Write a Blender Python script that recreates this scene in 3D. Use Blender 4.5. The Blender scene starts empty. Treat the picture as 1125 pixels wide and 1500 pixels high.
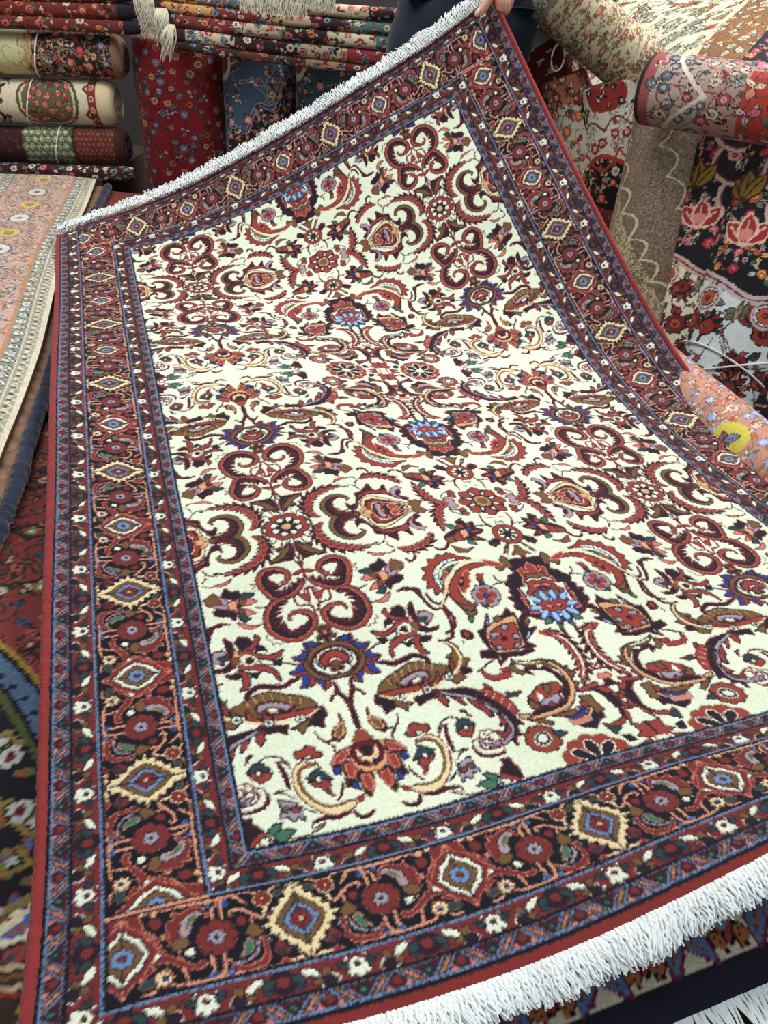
import numpy as np, math
PAL=dict(c=(222,230,205),n=(34,22,34),m=(100,30,40),r=(148,58,50),b=(112,80,48),o=(214,158,116),y=(226,206,160),l=(156,146,160),
 B=(36,60,138),s=(150,186,214),g=(58,110,84),t=(40,62,66),w=(222,228,208),p=(202,122,104),k=(30,40,42),u=(104,134,176),v=(98,122,158),
 X=(206,140,112), d=(66,24,32),q=(112,40,42),z=(14,14,26))
class Canvas:
    def __init__(S,x0,y0,x1,y1,R,bg,wrap=None):
        S.x0,S.y0,S.R=x0,y0,R; S.w=int(round((x1-x0)*R)); S.h=int(round((y1-y0)*R))
        S.a=np.zeros((S.w,S.h,3),np.float32); S.a[:]=bg
    def _box(S,xa,ya,xb,yb):
        i0=max(0,int((xa-S.x0)*S.R)-1); i1=min(S.w,int((xb-S.x0)*S.R)+2); j0=max(0,int((ya-S.y0)*S.R)-1); j1=min(S.h,int((yb-S.y0)*S.R)+2)
        if i1<=i0 or j1<=j0: return None
        X=(np.arange(i0,i1)+.5)/S.R+S.x0; Y=(np.arange(j0,j1)+.5)/S.R+S.y0
        return i0,i1,j0,j1,X[:,None],Y[None,:]
    def poly(S,p,col):
        b=S._box(p[:,0].min(),p[:,1].min(),p[:,0].max(),p[:,1].max())
        if b is None: return
        i0,i1,j0,j1,X,Y=b; m=np.zeros((i1-i0,j1-j0),bool)
        x1,y1=p[-1]
        for x2,y2 in p:
            if y1!=y2:
                m^=((Y>y1)!=(Y>y2))&(X<(x2-x1)*(Y-y1)/(y2-y1)+x1)
            x1,y1=x2,y2
        S.a[i0:i1,j0:j1][m]=col
    def line(S,p,w,col):
        h=np.broadcast_to(np.asarray(w,float)/2,(len(p),))
        for k in range(len(p)-1):
            (ax,ay),(bx,by)=p[k],p[k+1]; r=max(h[k],h[k+1])
            b=S._box(min(ax,bx)-r,min(ay,by)-r,max(ax,bx)+r,max(ay,by)+r)
            if b is None: continue
            i0,i1,j0,j1,X,Y=b; dx,dy=bx-ax,by-ay; L=dx*dx+dy*dy+1e-12
            t=np.clip(((X-ax)*dx+(Y-ay)*dy)/L,0,1); d=(X-ax-t*dx)**2+(Y-ay-t*dy)**2
            S.a[i0:i1,j0:j1][d<=(h[k]+(h[k+1]-h[k])*t)**2]=col
def smooth(p,n=4,closed=False):
    p=np.asarray(p,float)
    if len(p)<3: return p
    if closed: q=np.vstack([p[-1],p,p[0],p[1]])
    else: q=np.vstack([2*p[0]-p[1],p,2*p[-1]-p[-2]])
    out=[]
    for i in range(1,len(q)-2):
        a,b,c,d=q[i-1],q[i],q[i+1],q[i+2]
        for t in np.arange(n)/n:
            out.append(.5*((2*b)+(c-a)*t+(2*a-5*b+4*c-d)*t*t+(3*b-a-3*c+d)*t**3))
    if not closed: out.append(q[-2])
    return np.array(out)
def resamp(p,step):
    d=np.r_[0,np.cumsum(np.hypot(*np.diff(p,axis=0).T))]; n=max(2,int(d[-1]/step)+1); t=np.linspace(0,d[-1],n)
    return np.stack([np.interp(t,d,p[:,0]),np.interp(t,d,p[:,1])],-1),t,d[-1]
OW=[.020]
def shapes(args,pts):
    """expand one traced element to primitive draws [(kind,pts,width,col)] in s units"""
    o=args[0]; p=np.array(pts,float)/1000; C=[]
    ow=OW[0]
    if o=='P':
        q=smooth(p,3,True) if len(p)>14 else p
        if args[2]!=args[1]: C.append(('L',np.vstack([q,q[:1]]),ow*1.15,args[2]))
        C.append(('P',q,0,args[1]))
    elif o=='Q':
        if args[2]!=args[1]: C.append(('L',np.vstack([p,p[:1]]),ow*1.15,args[2]))
        C.append(('P',p,0,args[1]))
    elif o=='L':
        w=float(args[2])/1000*1.0; args=[args[0],'d' if (args[1]=='m' and w<.022) else args[1],args[2]]; q=smooth(p,4); n=len(q); t=np.linspace(0,1,n)
        ww=w*(1-.45*np.abs(2*t-1)**3)
        if w>=.024 and args[1] in 'nm': C.append(('L',q,ww+.010,'m')); C.append(('L',q,ww*.55,'n'))
        else:
            if w>=.028: C.append(('L',q,ww+.02,'n'))
            C.append(('L',q,ww,args[1]))
    elif o=='E':
        th=np.linspace(0,2*np.pi,28,endpoint=False)[:,None]; q=p[0]+np.cos(th)*(p[1]-p[0])+np.sin(th)*(p[2]-p[0])
        if args[2]!=args[1]: C.append(('L',np.vstack([q,q[:1]]),ow*1.1,args[2]))
        C.append(('P',q,0,args[1]))
    elif o=='R':
        n=int(args[3]); ph=math.radians(float(args[4])); l=float(args[5])/1000; hw=float(args[6])/1000
        for pas in (0,1):
            for k in range(n):
                a=ph+2*math.pi*k/n; u=np.array([math.cos(a),math.sin(a)]); v=np.array([-u[1],u[0]])
                q=np.array([p[0]+u*l*f_+v*hw*g_ for f_,g_ in ((.12,.15),(.45,.75),(.72,1),(.92,.65),(1,0),(.92,-.65),(.72,-1),(.45,-.75),(.12,-.15))])
                if pas==0: C.append(('L',np.vstack([q,q[:1]]),ow*1.1,args[2]))
                else: C.append(('P',q,0,args[1]))
    elif o=='K':
        wo,wi,wr=[float(x)/1000 for x in args[3:6]]
        q=smooth(p,6); q,t,L=resamp(q,.010); d=np.gradient(q,axis=0); d/=np.hypot(d[:,0],d[:,1])[:,None]+1e-9
        nn=np.stack([-d[:,1],d[:,0]],-1); nn=nn*np.sign((((p[0]+p[-1])/2-q)*nn).sum()+1e-9)   # towards the hollow side
        f_=t/L; env=np.sin(np.pi*np.clip(f_*.94+.06,0,1))**.6
        ph=(t/.075)%1; o_=q-nn*(wo*env*(.45+.75*ph))[:,None]+d*(.05*ph)[:,None]; i_=q+nn*(wi*env*(.35+.9*ph))[:,None]+d*(.03*ph)[:,None]
        b=np.vstack([o_,i_[::-1]]); C.append(('L',np.vstack([b,b[:1]]),.014,'m')); C.append(('P',b,0,args[1]))
        ph=(t/.085)%1; o2=q-nn*(wr*env*(.25+.5*ph))[:,None]; i2=q+nn*(wr*env*.45)[:,None]; b=np.vstack([o2,i2[::-1]]); C.append(('L',np.vstack([b,b[:1]]),.012,'p')); C.append(('P',b,0,args[2]))
        for k in range(6,len(q)-4,8): C.append(('L',np.array([o2[k],i2[min(k+3,len(q)-1)]]),.008,'n'))
    elif o=='S':
        q=smooth(p,6); q,t,L=resamp(q,.012); d=np.gradient(q,axis=0); d/=np.hypot(d[:,0],d[:,1])[:,None]+1e-9
        nn=np.stack([-d[:,1],d[:,0]],-1); cen=q[len(q)//2:].mean(0)
        sg=np.sign(((cen-q)*nn)[len(q)//3:].sum()); nn=nn*sg
        f_=t/L; th=np.interp(f_,[0,.12,.45,.75,1],[.03,.085,.14,.095,.025])
        base='b' if args[1]=='2' else 'r'
        tooth=.085; ph=(t/tooth)%1; depth=th*(.38+.95*ph**1.3)
        inner=q+nn*depth[:,None]-d*(.05*ph)[:,None]*1.3
        body=np.vstack([q,inner[::-1]])
        C.append(('L',inner,.020,'m')); C.append(('P',body,0,'n'))
        for k in range(3,len(q)-3,7):      # light veins between the teeth
            C.append(('L',np.array([q[k]+nn[k]*th[k]*.45,q[k]+nn[k]*th[k]*.95-d[k]*.05]),.009,'m'))
        tw=np.interp(f_,[0,.1,.8,1],[.4,1,1,.5])
        C.append(('L',q,.054*tw,'n')); C.append(('L',q,.033*tw,base)); C.append(('L',q+nn*.02,.007,'p' if base=='r' else 'b'))
    return C
def draw(cv,els,images=((1,0,1,0),)):
    for args,pts in els:
        sh=shapes(args,pts)
        for kind,q,w,col in sh:
            for sx,ox,sy,oy in images:
                r=q*np.array([sx,sy])+np.array([ox,oy])
                if kind=='P': cv.poly(r,PAL[col])
                else: cv.line(r,w,PAL[col])
A2,T2=2.145,3.35
def field_cell(els,R=175):
    cv=Canvas(0,0,A2,T2,R,PAL['c'])
    im=[(sx,ox,sy,oy) for sx,ox in ((1,0),(-1,0),(-1,2*A2),(1,-2*A2)) for sy,oy in ((1,0),(-1,0),(-1,2*T2),(1,-2*T2))]
    # element by element, each under every reflection
    for args,pts in els:
        sh=shapes(args,pts)
        for im_ in im:
            sx,ox,sy,oy=im_
            for kind,q,w,col in sh:
                r=q*np.array([sx,sy])+np.array([ox,oy])
                if r[:,0].max()<-.1 or r[:,0].min()>A2+.1 or r[:,1].max()<-.1 or r[:,1].min()>T2+.1: continue
                if kind=='P': cv.poly(r,PAL[col])
                else: cv.line(r,w,PAL[col])
    return cv.a
def fold(x,P):
    x=np.mod(x,2*P); return np.where(x>P,2*P-x,x)

FIELD_S="""L m 22;2178,4214 2153,4137 2147,4051 2147,3961 2200,3875 2220,3803
L m 22;2147,4051 2129,3945 2088,3866 2068,3802
L m 18;2134,3138 2106,3009 2150,2765
L m 14;2323,3418 2382,3371 2387,3318 2348,3274 2321,3294
L m 14;2256,3311 2315,3264 2372,3323
L m 14;2271,3213 2291,3144 2332,3118 2406,3179
L m 14;1986,3377 1939,3497 1899,3432 1900,3277 1958,3258
L m 14;2092,3599 2054,3661 1971,3689
L m 14;2243,3572 2258,3641 2309,3672 2380,3660
P r m;2241,4086 2196,4046 2152,4045 2179,4085 2214,4095
P r m;2146,4047 2109,4041 2059,4075 2091,4087 2131,4074
L m 22;2173,4616 2164,4571 2182,4517 2233,4501 2280,4497 2303,4440 2303,4381 2274,4354 2240,4356
L m 22;2141,4597 2103,4502 2108,4441 2120,4377 2121,4326 2147,4287 2186,4306 2210,4359
P r m;2254,4360 2206,4361 2172,4391 2173,4441 2208,4454 2226,4415
S 1;2156,4168 2202,4253 2305,4340 2406,4364 2485,4347 2537,4235 2571,4108 2538,3988 2449,3933 2348,3962 2291,4026 2281,4095 2337,4184 2366,4143
S 1;2369,4350 2477,4376 2555,4460 2593,4564 2595,4694 2539,4801 2450,4866 2349,4875 2241,4808 2186,4706 2194,4619 2261,4561 2347,4554 2398,4604 2395,4647
L b 12;2560,4068 2591,4048 2594,4101 2641,4096 2608,4139 2633,4162 2606,4202
L b 12;2621,4759 2631,4809 2596,4828 2593,4873 2553,4868 2533,4891 2503,4873 2487,4887
L m 20;2539,4416 2594,4424 2656,4399
P n m;2912,4181 2871,4089 2826,4144 2760,4154 2748,4240 2806,4263
P n m;3011,4363 2948,4332 2878,4381 2818,4419 2846,4507 2888,4446 2939,4441 2998,4405
P t n;2767,4234 2712,4189 2635,4214 2647,4241 2699,4266 2742,4283
P t n;2796,4406 2771,4452 2713,4527 2775,4546 2806,4499
P l m;2981,4151 2927,4187 2872,4264 2869,4325 2917,4301 2980,4192
P l m;3049,4264 2979,4273 2881,4321 2867,4355 2936,4335 3002,4297
P b m;3065,4189 2978,4127 2954,4189 2926,4268 3012,4274 3054,4252
P p m;2758,4298 2686,4270 2629,4328 2687,4350 2754,4349
P p m;2771,4374 2701,4425 2670,4473 2736,4472 2765,4415
P b m;2764,4256 2717,4291 2752,4340 2787,4309
P b m;2796,4366 2762,4396 2751,4448 2787,4428
P o m;2877,4293 2818,4260 2785,4340 2814,4391 2868,4365
P n m;2795,4317 2769,4325 2776,4363 2798,4356
L m 20;2608,4616 2654,4630
P p m;2827,4546 2780,4573 2723,4618 2670,4625 2716,4648 2771,4637 2809,4593
P n m;3108,4875 3059,4828 3009,4824 2998,4913 3022,4991 3059,4956
P l m;3115,4882 3060,4836 3000,4844 2982,4883 3046,4909 3017,4959 3075,4943
P t n;3058,4905 2971,4895 2953,4934 3015,4943
P n m;2972,4701 2925,4759 2909,4852 2941,4937 2932,5032 2997,5064 3102,5052 3116,5024 3028,5031 2959,4975 2965,4854
P n m;2889,4770 2855,4717 2783,4738 2746,4811 2808,4881 2865,4847
P r n;2862,4865 2776,4838 2729,4789 2719,4720 2686,4766 2710,4822 2773,4891 2848,4895
P n n;2722,4818 2668,4869 2647,4953 2690,4915 2752,4914
P n m;3016,5108 2944,5104 2888,5127 2930,5164 2987,5149
P r n;2923,5085 2890,5143 2895,5238 2933,5290 2879,5282 2841,5205 2851,5121 2893,5085
P n n;2836,5109 2780,5133 2724,5124 2793,5202 2833,5158
P r n;2870,4880 2796,4884 2721,4949 2653,4985 2589,4978 2527,4954 2557,5005 2624,5028 2705,4996 2771,4951 2856,4944
P r n;2902,5033 2811,5033 2731,5064 2654,5111 2611,5204 2611,5260 2627,5248 2643,5179 2708,5137 2797,5095 2901,5066
P n n;2614,5039 2543,5026 2569,5118 2627,5102 2644,5064
P w n;2732,5005 2628,5043 2641,5081 2716,5052
P c b;2883,4954 2839,4915 2771,4951 2743,5002 2789,5048 2860,5036
P n m;2830,4969 2799,4966 2779,4995 2808,5020 2831,5007
P b m;2947,4936 2903,4931 2902,4999 2941,5013
P o m;2915,4850 2888,4875 2890,4926 2921,4926
L m 20;2556,5089 2505,5112 2450,5144
L n 45;2896,5416 2887,5342 2835,5301 2778,5282 2693,5309 2601,5326 2534,5298 2475,5282
L m 30;3099,4720 3080,4627 3039,4555 2977,4525 2904,4546
P B m;2348,4928 2304,4958 2223,4972 2168,5013 2259,5039 2311,5041 2343,5015
P r n;2379,5005 2311,5041 2267,5020 2333,5077
P B m;2475,5062 2418,5061 2359,5028 2301,5053 2349,5090 2390,5103 2439,5097
P r n;2451,5094 2392,5111 2339,5101 2369,5175 2407,5123
P B m;2527,5212 2474,5194 2436,5140 2393,5168 2417,5218 2457,5231
P r n;2523,5221 2458,5234 2392,5217 2388,5251 2464,5261
P B m;2475,5384 2444,5330 2436,5245 2395,5280 2398,5343 2431,5380
P r n;2433,5388 2386,5346 2380,5269 2352,5308 2368,5374
P B m;2295,5448 2311,5390 2350,5324 2288,5349 2267,5409
P r n;2280,5436 2269,5346 2238,5347 2243,5415
P r n;2084,4968 2009,4936 1964,4965 1989,5028 2044,5013
P B n;2060,4974 1994,4931 1963,4939 1976,4983
E b n;2128,5167 1901,5228 2179,5351
E n m;2128,5167 1949,5215 2167,5308
E w n;2128,5167 1970,5210 2161,5287
P r n;2265,5163 2225,5107 2163,5066 2098,5067 2048,5097 2019,5155 2042,5215 2101,5215 2186,5201 2249,5200
P c m;2192,5175 2160,5150 2119,5145 2090,5177 2089,5219 2143,5229 2188,5208
E b m;2139,5205 2112,5212 2145,5230
E w n;2199,5273 2146,5287 2210,5315
E n b;2177,5263 2154,5269 2182,5281
P n b;2139,4774 2108,4783 2088,4834 2111,4872 2058,4896 2075,4935 2112,4925 2136,4988 2160,4981 2157,4921 2200,4909 2204,4873 2165,4875 2168,4811
P p m;2146,4818 2121,4834 2137,4883 2158,4873
L m 34;2213,5393 2201,5488 2164,5573 2148,5665 2154,5766 2152,5852
L m 20;2201,5488 2245,5514 2278,5565
L m 34;2070,5484 2112,5541 2134,5595 2141,5653
L m 20;2070,5484 2036,5515 2000,5562
P n m;2259,5695 2246,5756 2243,5828 2276,5904 2324,5930 2355,5897 2337,5832 2286,5795 2253,5761
P b o;2250,5772 2257,5824 2281,5881 2314,5896 2330,5869 2307,5818
L m 20;2370,6017 2369,5970 2412,5917 2455,5864 2467,5798
L m 20;2412,5917 2364,5911 2331,5917
P n m;1928,5589 1852,5645 1795,5734 1850,5750 1898,5781 1910,5705 1952,5664
P b n;1811,5671 1728,5722 1665,5738 1712,5748 1735,5794 1760,5758 1793,5727
P b n;1527,5697 1446,5655 1416,5678 1450,5731 1503,5733
P n m;1643,5698 1534,5680 1428,5675 1503,5733 1555,5735 1620,5772 1630,5731
P b n;1893,5559 1855,5500 1788,5455 1728,5430 1667,5405 1585,5360 1491,5357 1420,5382 1351,5414 1279,5438 1285,5486 1382,5560 1501,5595 1665,5616 1801,5605 1881,5600
P r n;1902,5587 1794,5584 1678,5582 1549,5583 1447,5592 1357,5566 1327,5589 1405,5618 1512,5623 1655,5626 1810,5633 1882,5623
P n n;1751,5534 1683,5488 1602,5444 1491,5430 1426,5469 1442,5546 1507,5577 1620,5566 1699,5570
P l m;1716,5527 1645,5489 1554,5456 1475,5458 1447,5505 1484,5551 1495,5509 1540,5491 1617,5520 1668,5554
P w b;1595,5533 1546,5505 1518,5520 1550,5551 1591,5557
P r n;1554,5597 1507,5577 1491,5518 1478,5569 1509,5616
P r n;1465,5603 1400,5556 1365,5484 1370,5563 1432,5619
L o 14;1791,5462 1775,5528
L o 14;1716,5433 1709,5505
L o 14;1647,5402 1659,5455
L o 14;1573,5363 1579,5434
L o 14;1506,5362 1519,5432
L o 14;1438,5378 1461,5437
L o 14;1374,5404 1402,5459
L n 14;1767,5475 1757,5532
P b n;1232,5179 1154,5196 1102,5275 1096,5395 1154,5499 1229,5547 1309,5545 1260,5459 1210,5404 1236,5365 1166,5330 1141,5301 1167,5227
P b n;1109,5392 1045,5423 1123,5490 1180,5559 1155,5597 1254,5638 1290,5598 1217,5550
P n m;1160,5481 1079,5516 1080,5549 1167,5562
P k b;1198,5373 1179,5427 1210,5503 1260,5524 1266,5474
P r n;1198,5373 1198,5456 1229,5515 1229,5449
L y 27;1238,5195 1164,5219 1121,5288 1115,5391 1166,5480 1241,5545 1309,5577 1405,5618 1494,5643 1599,5648 1703,5653 1804,5650 1902,5606
E w n;1746,5660 1716,5667 1757,5690
E n n;1746,5660 1733,5663 1752,5676
E c n;1746,5660 1741,5661 1749,5667
E w n;1510,5642 1479,5650 1522,5673
E n n;1510,5642 1496,5646 1517,5659
E c n;1510,5642 1504,5644 1513,5649
E w n;1285,5559 1253,5566 1298,5591
E n n;1285,5559 1270,5562 1292,5576
E c n;1285,5559 1279,5560 1288,5566
P n m;1428,5675 1302,5690 1200,5700 1116,5753 1036,5838 988,5932 946,6009 989,6143 1034,6193 1037,6032 1082,5907 1156,5839 1249,5751 1338,5713
P r n;1462,5728 1409,5726 1391,5777 1415,5833 1444,5794
P r n;1350,5741 1291,5787 1269,5856 1289,5843 1338,5775
P r n;1232,5803 1174,5850 1171,5930 1191,5916 1221,5837
P r n;1140,5891 1102,5949 1106,6012 1135,6019 1148,5936
P r n;1046,5997 1035,6081 1050,6124 1096,6126 1058,6074
P r n;1049,6108 1036,6160 1088,6224 1136,6231 1157,6170 1102,6187 1066,6167
L l 30;1410,5695 1323,5740 1235,5778 1156,5839 1100,5918 1057,5994 1035,6081 1031,6162 1060,6233 1107,6273 1181,6295 1237,6283
P w m;1259,6130 1229,6163 1234,6238 1185,6278 1103,6266 1180,6319 1250,6310 1289,6236 1294,6165
P w m;1247,6134 1176,6156 1233,6169 1244,6220
P r m;1077,5754 1024,5743 987,5794 941,5838 915,5895 897,5966 898,6032 941,6052 970,5978 1012,5901 1068,5822
P n m;1130,5781 1071,5829 1016,5908 974,5985 945,6083 921,6164 963,6143 995,6230 980,6251 1035,6257 1061,6344 1069,6286 1076,6251 1005,6162 1002,6066 1040,5958 1092,5872 1153,5832
L c 12;1048,5778 1077,5811
L c 12;994,5808 1031,5856
L c 12;950,5869 992,5915
L c 12;919,5943 959,5981
L l 30;1162,5853 1115,5921 1057,5994 1024,6084 1027,6180 1073,6244 1152,6289 1227,6287 1277,6262
P r n;1157,5870 1122,5936 1109,6019 1137,5995 1168,5923
P r n;1049,6004 1038,6088 1061,6145 1075,6108
P r n;1030,6122 1048,6197 1115,6239 1149,6219 1083,6201
P t m;898,5833 846,5838 782,5847 841,5882 904,5873
P r n;1026,5702 1045,5714 1030,5742 998,5758
P n m;272,5962 186,5984 131,6054 122,6149 105,6229 134,6333 211,6384 123,6337 50,6170 59,6055 127,5981
P r n;314,5960 236,5926 106,5904 119,5947 184,5957 282,5977
P r n;146,5967 69,5960 38,6023 79,6041
P r n;49,6039 -2,6072 -35,6128 18,6123 58,6074
P r n;41,6135 15,6180 -11,6245 46,6247
P r n;70,6240 67,6317 110,6398 106,6323
P r n;323,6348 272,6374 190,6353 112,6321 155,6383 243,6411 314,6397
P n m;308,6133 247,6169 271,6290 327,6291 408,6375 487,6330 536,6279 408,6248
P b n;335,6017 245,6032 241,6116 222,6195 299,6227 308,6133 336,6089
P r n;372,6079 327,6073 330,6145 365,6135
P o n;318,6148 304,6171 355,6228 408,6248 347,6194
P p l;563,6235 479,6208 376,6240 384,6274 459,6286 545,6294
P B n;568,6199 491,6205 405,6177 374,6150 412,6121 372,6124 362,6163 433,6222 504,6227
P b n;663,6152 565,6147 477,6138 398,6143 481,6190 587,6184
P l m;445,6130 410,6140 435,6159
P r n;778,5983 733,5910 672,5875 603,5824 528,5816 437,5830 426,5886 486,5941 485,6012 530,6088 641,6090 734,6063 764,6020
P b n;772,5984 739,5934 725,5998 681,5993 726,6048 772,6035
P b n;566,5833 508,5830 539,5910 584,5916
P w r;660,5878 628,5921 629,5973 544,5944 478,5926 498,5938 556,5966 646,6003 679,5976
P l n;678,6011 629,5973 552,5959 486,5941 503,6007 559,6044 590,6001 659,6050
P n m;745,6060 662,6032 600,6067 473,6015 425,5957 467,6052 571,6111 703,6106 804,6093
P n m;515,5661 443,5634 371,5739 340,5836 401,5964 467,6052 447,5934 384,5861 409,5730 464,5673
L b 40;681,5537 573,5578 443,5580 395,5627 344,5692
L w 14;668,5540 568,5570 445,5583
P b n;395,5573 326,5606 280,5707 221,5757 284,5814 282,5761 313,5663
P b n;283,5688 255,5676 303,5846 331,5821
P b n;334,5910 278,5852 262,5874 321,5949
P b n;872,6122 759,6157 689,6221 713,6240 779,6193
P b n;695,5507 685,5545 705,5557
L o 36;382,5603 335,5676 319,5788 330,5893 383,5986 465,6071 555,6107 673,6124 795,6126 895,6090
P o n;911,6069 827,6086 827,6111 895,6115
P r m;985,5554 972,5615 917,5645 840,5630 769,5629 779,5678 865,5683 947,5680 992,5644 1002,5592
P b n;767,5595 725,5553 700,5576 694,5620 642,5658 684,5683 731,5638
P r m;834,5588 759,5580 751,5607 807,5620
P n m;642,5658 595,5704 601,5633 515,5661 524,5624 618,5612
L m 20;1033,5568 962,5534 903,5496 837,5477
P n m;914,5366 816,5369 775,5404 690,5439 560,5440 460,5416 450,5454 580,5480 702,5462 812,5542 798,5468 891,5439 936,5430
P n m;683,4975 728,5076 792,5172 802,5276 786,5366 831,5340 847,5214 846,5144 785,5137 727,5040
P n m;503,5027 437,5001 433,5058 423,5115 361,5034 275,5049 357,5090 379,5197 306,5202 385,5269 467,5343 411,5408 540,5400 478,5305 462,5181 506,5081
P n m;605,5035 534,5012 477,4938 457,4979 483,5049 579,5077
P o n;750,5126 652,5072 518,5042 439,5038 452,5128 482,5268 497,5373 609,5421 765,5414 805,5345 794,5225
P r n;753,5197 647,5128 567,5116 476,5114 492,5212 507,5317 580,5391 681,5388 773,5369 783,5297
P l n;753,5197 691,5191 658,5216 706,5224 734,5254
P l n;627,5150 588,5112 551,5146 598,5182
P l n;549,5237 502,5246 504,5282 559,5289
P l n;570,5340 523,5350 580,5391 599,5370
P l n;758,5337 715,5337 714,5381 760,5372
P n m;660,5251 622,5249 628,5284 663,5289
P s n;451,5310 404,5247 375,5234 416,5299
P w n;776,5438 772,5474 793,5503
P b n;651,5036 594,5010 567,5052 638,5075
P b n;371,5088 323,5115 385,5177
P s n;720,5041 685,5012 736,5111
L m 22;234,5899 118,5781 21,5768 -67,5770 -85,5812
L m 30;-64,5264 -68,5340 -75,5407
P n n;-66,5396 -106,5395 -88,5438 -56,5441
P p r;-48,5467 -100,5444 -133,5467 -108,5508 -64,5517 -47,5495
L m 22;-103,5516 -97,5590 -53,5674 24,5748
L m 22;-107,5574 -129,5673 -187,5724 -266,5743
P p r;17,5843 -40,5824 -65,5854 -33,5893 14,5885
P n m;-20,5889 -37,5931 -66,5976 -3,5960 13,5918
L m 18;-174,5721 -116,5764 -93,5823
R r n 10 0 140 40;851,6345
R b r 10 18 95 24;851,6345
E n w;851,6345 797,6363 884,6403
E w n;851,6345 814,6357 873,6384
P t n;746,6297 691,6315 644,6348 724,6372
P n m;-1,4324 -38,4351 -113,4339 -198,4373 -165,4436 -218,4465 -186,4526 -270,4559 -296,4606 -353,4657 -321,4715 -351,4752 -330,4820 -386,4840 -333,4903 -377,4971 -296,4997 -255,5068 -186,5134 -108,5158 -3,5176 131,5132 244,5111 304,5044 344,4999 390,4934 355,4893 398,4819 309,4795 316,4676 246,4697 257,4584 185,4637 215,4529 108,4546 152,4433 69,4467
P r p;-7,4413 -50,4463 -48,4548 -5,4584 27,4516
P r p;104,4504 62,4553 69,4634 121,4606
P r p;153,4621 116,4678 125,4747 176,4718
P r p;244,4727 179,4758 178,4837 250,4805
P r p;267,4841 218,4869 216,4946 262,4928
P r p;254,4958 198,4987 195,5045 252,5034
P r p;-97,4470 -149,4499 -129,4602 -93,4576
P b n;5,4572 -87,4554 -119,4622 -37,4651 14,4622
P w n;49,4658 -52,4622 -124,4644 -171,4713 -233,4723 -212,4822 -217,4903 -197,4999 -118,5082 26,5113 161,5070 212,4985 226,4887 167,4799 105,4770 107,4710
P r n;48,4689 -58,4644 -125,4675 -146,4760 -192,4798 -172,4895 -167,4994 -74,5074 75,5086 149,5015 168,4897 84,4793 86,4733
P b n;15,4785 -85,4781 -136,4809 -117,4906 -9,4927 61,4876
P p n;12,4715 -64,4696 -95,4732 -19,4750
P n m;-14,4729 -55,4746 -25,4771
P b m;-10,4151 -39,4214 -81,4266 9,4311 57,4270 99,4287 20,4230
E r n;-61,4965 -138,4979 -26,5030
E n m;-61,4965 -105,4973 -42,5001
E p n;-56,4974 -77,4978 -47,4992
P g n;-108,5129 -162,5119 -190,5183 -127,5180
P g n;-31,5124 -79,5152 -78,5266 -31,5210
P g n;24,5123 -7,5139 44,5205 66,5172
R s B 8 0 195 27;-51,4983
E r m;-51,4983 -122,4995 -17,5047
E p n;-51,4983 -75,4987 -40,5004
R l n 4 0 135 82;595,4756
R r l 4 0 105 52;595,4756
E B n;595,4756 572,4760 604,4777
P r m;578,4490 518,4490 559,4565 602,4568
P t n;592,4569 551,4566 561,4625 601,4627
P t n;680,4864 620,4865 653,4906
L m 16;419,4517 415,4579 368,4617 288,4650
L m 16;478,4649 421,4628 358,4629
P n m;250,4054 141,4021 158,4092 215,4143 263,4101
P n m;-143,4008 -204,4028 -244,4120 -206,4091 -161,4110 -136,4057
P w m;27,3803 -29,3741 -43,3784 -27,3836 7,3832
L m 18;157,3591 165,3703 141,3801 93,3848
L m 18;-155,3613 -168,3715 -115,3820
L m 18;62,4105 154,4279
L m 18;-79,4100 -115,4201 -173,4255
L m 18;129,3776 255,3786
L m 18;-115,3820 -209,3776
R n n 8 22.5 225 46;-6,3358
R r n 8 0 265 60;-6,3358
R w n 8 22.5 190 16;-6,3358
E n n;-6,3358 -93,3367 49,3475
E b o;-6,3358 -65,3364 30,3434
L m 14;-28,3671 -102,3665
P l m;-338,3344 -426,3321 -449,3386 -382,3442 -318,3420
L r 16;-244,3382 -333,3391
P r n;-262,3194 -332,3168 -346,3218 -282,3250
P r n;-252,3550 -310,3526 -341,3574 -283,3598
L m 16;-341,3574 -423,3506 -436,3446
L m 16;-342,3224 -411,3239 -434,3305
P t n;390,3644 441,3663 399,3724 500,3762 471,3793
P n m;678,3911 562,3830 463,3794 468,3686 382,3686 378,3754 291,3713 304,3818 235,3855 273,3901 358,3939 279,4026 389,4009 457,3974 544,3984 665,3999
P b m;672,3937 576,3904 584,4001 669,4011
P r n;576,3904 484,3843 416,3879 498,3991 584,4001
P o n;484,3843 410,3829 421,3929 488,3968
P r n;463,3714 418,3748 416,3802 479,3792
P r n;367,3729 330,3761 368,3809
P r n;374,3860 299,3845 262,3877 358,3901
P r n;389,3934 332,3993 384,3997
P B n;405,3816 354,3798 349,3843 403,3869
P g n;595,3706 521,3732 508,3800 563,3791
P g n;467,3997 410,4018 403,4079 468,4057
L m 18;336,3814 263,3784 212,3805
P b m;657,4060 595,4106 529,4141 454,4118 542,4173 633,4158
L m 18;685,4008 750,4090 828,4087
L m 26;1069,1877 1146,1883 1201,2047 1198,2132 1279,2161 1319,2143
L m 26;1055,1861 1043,1720 1089,1550 1158,1522
L m 18;184,2439 112,2547 40,2604
P n m;1459,3455 1392,3445 1371,3531 1313,3598 1226,3671 1061,3656 983,3620 900,3528 985,3672 981,3815 1041,3739 1116,3722 1149,3865 1199,3780 1264,3739 1333,3709 1328,3646 1371,3531 1445,3512 1474,3557
P r n;1407,3441 1363,3506 1321,3622 1230,3683 1069,3681 968,3623 1003,3721 1082,3717 1168,3736 1292,3681
P n m;1260,3727 1191,3756 1149,3865 1192,3806
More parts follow.
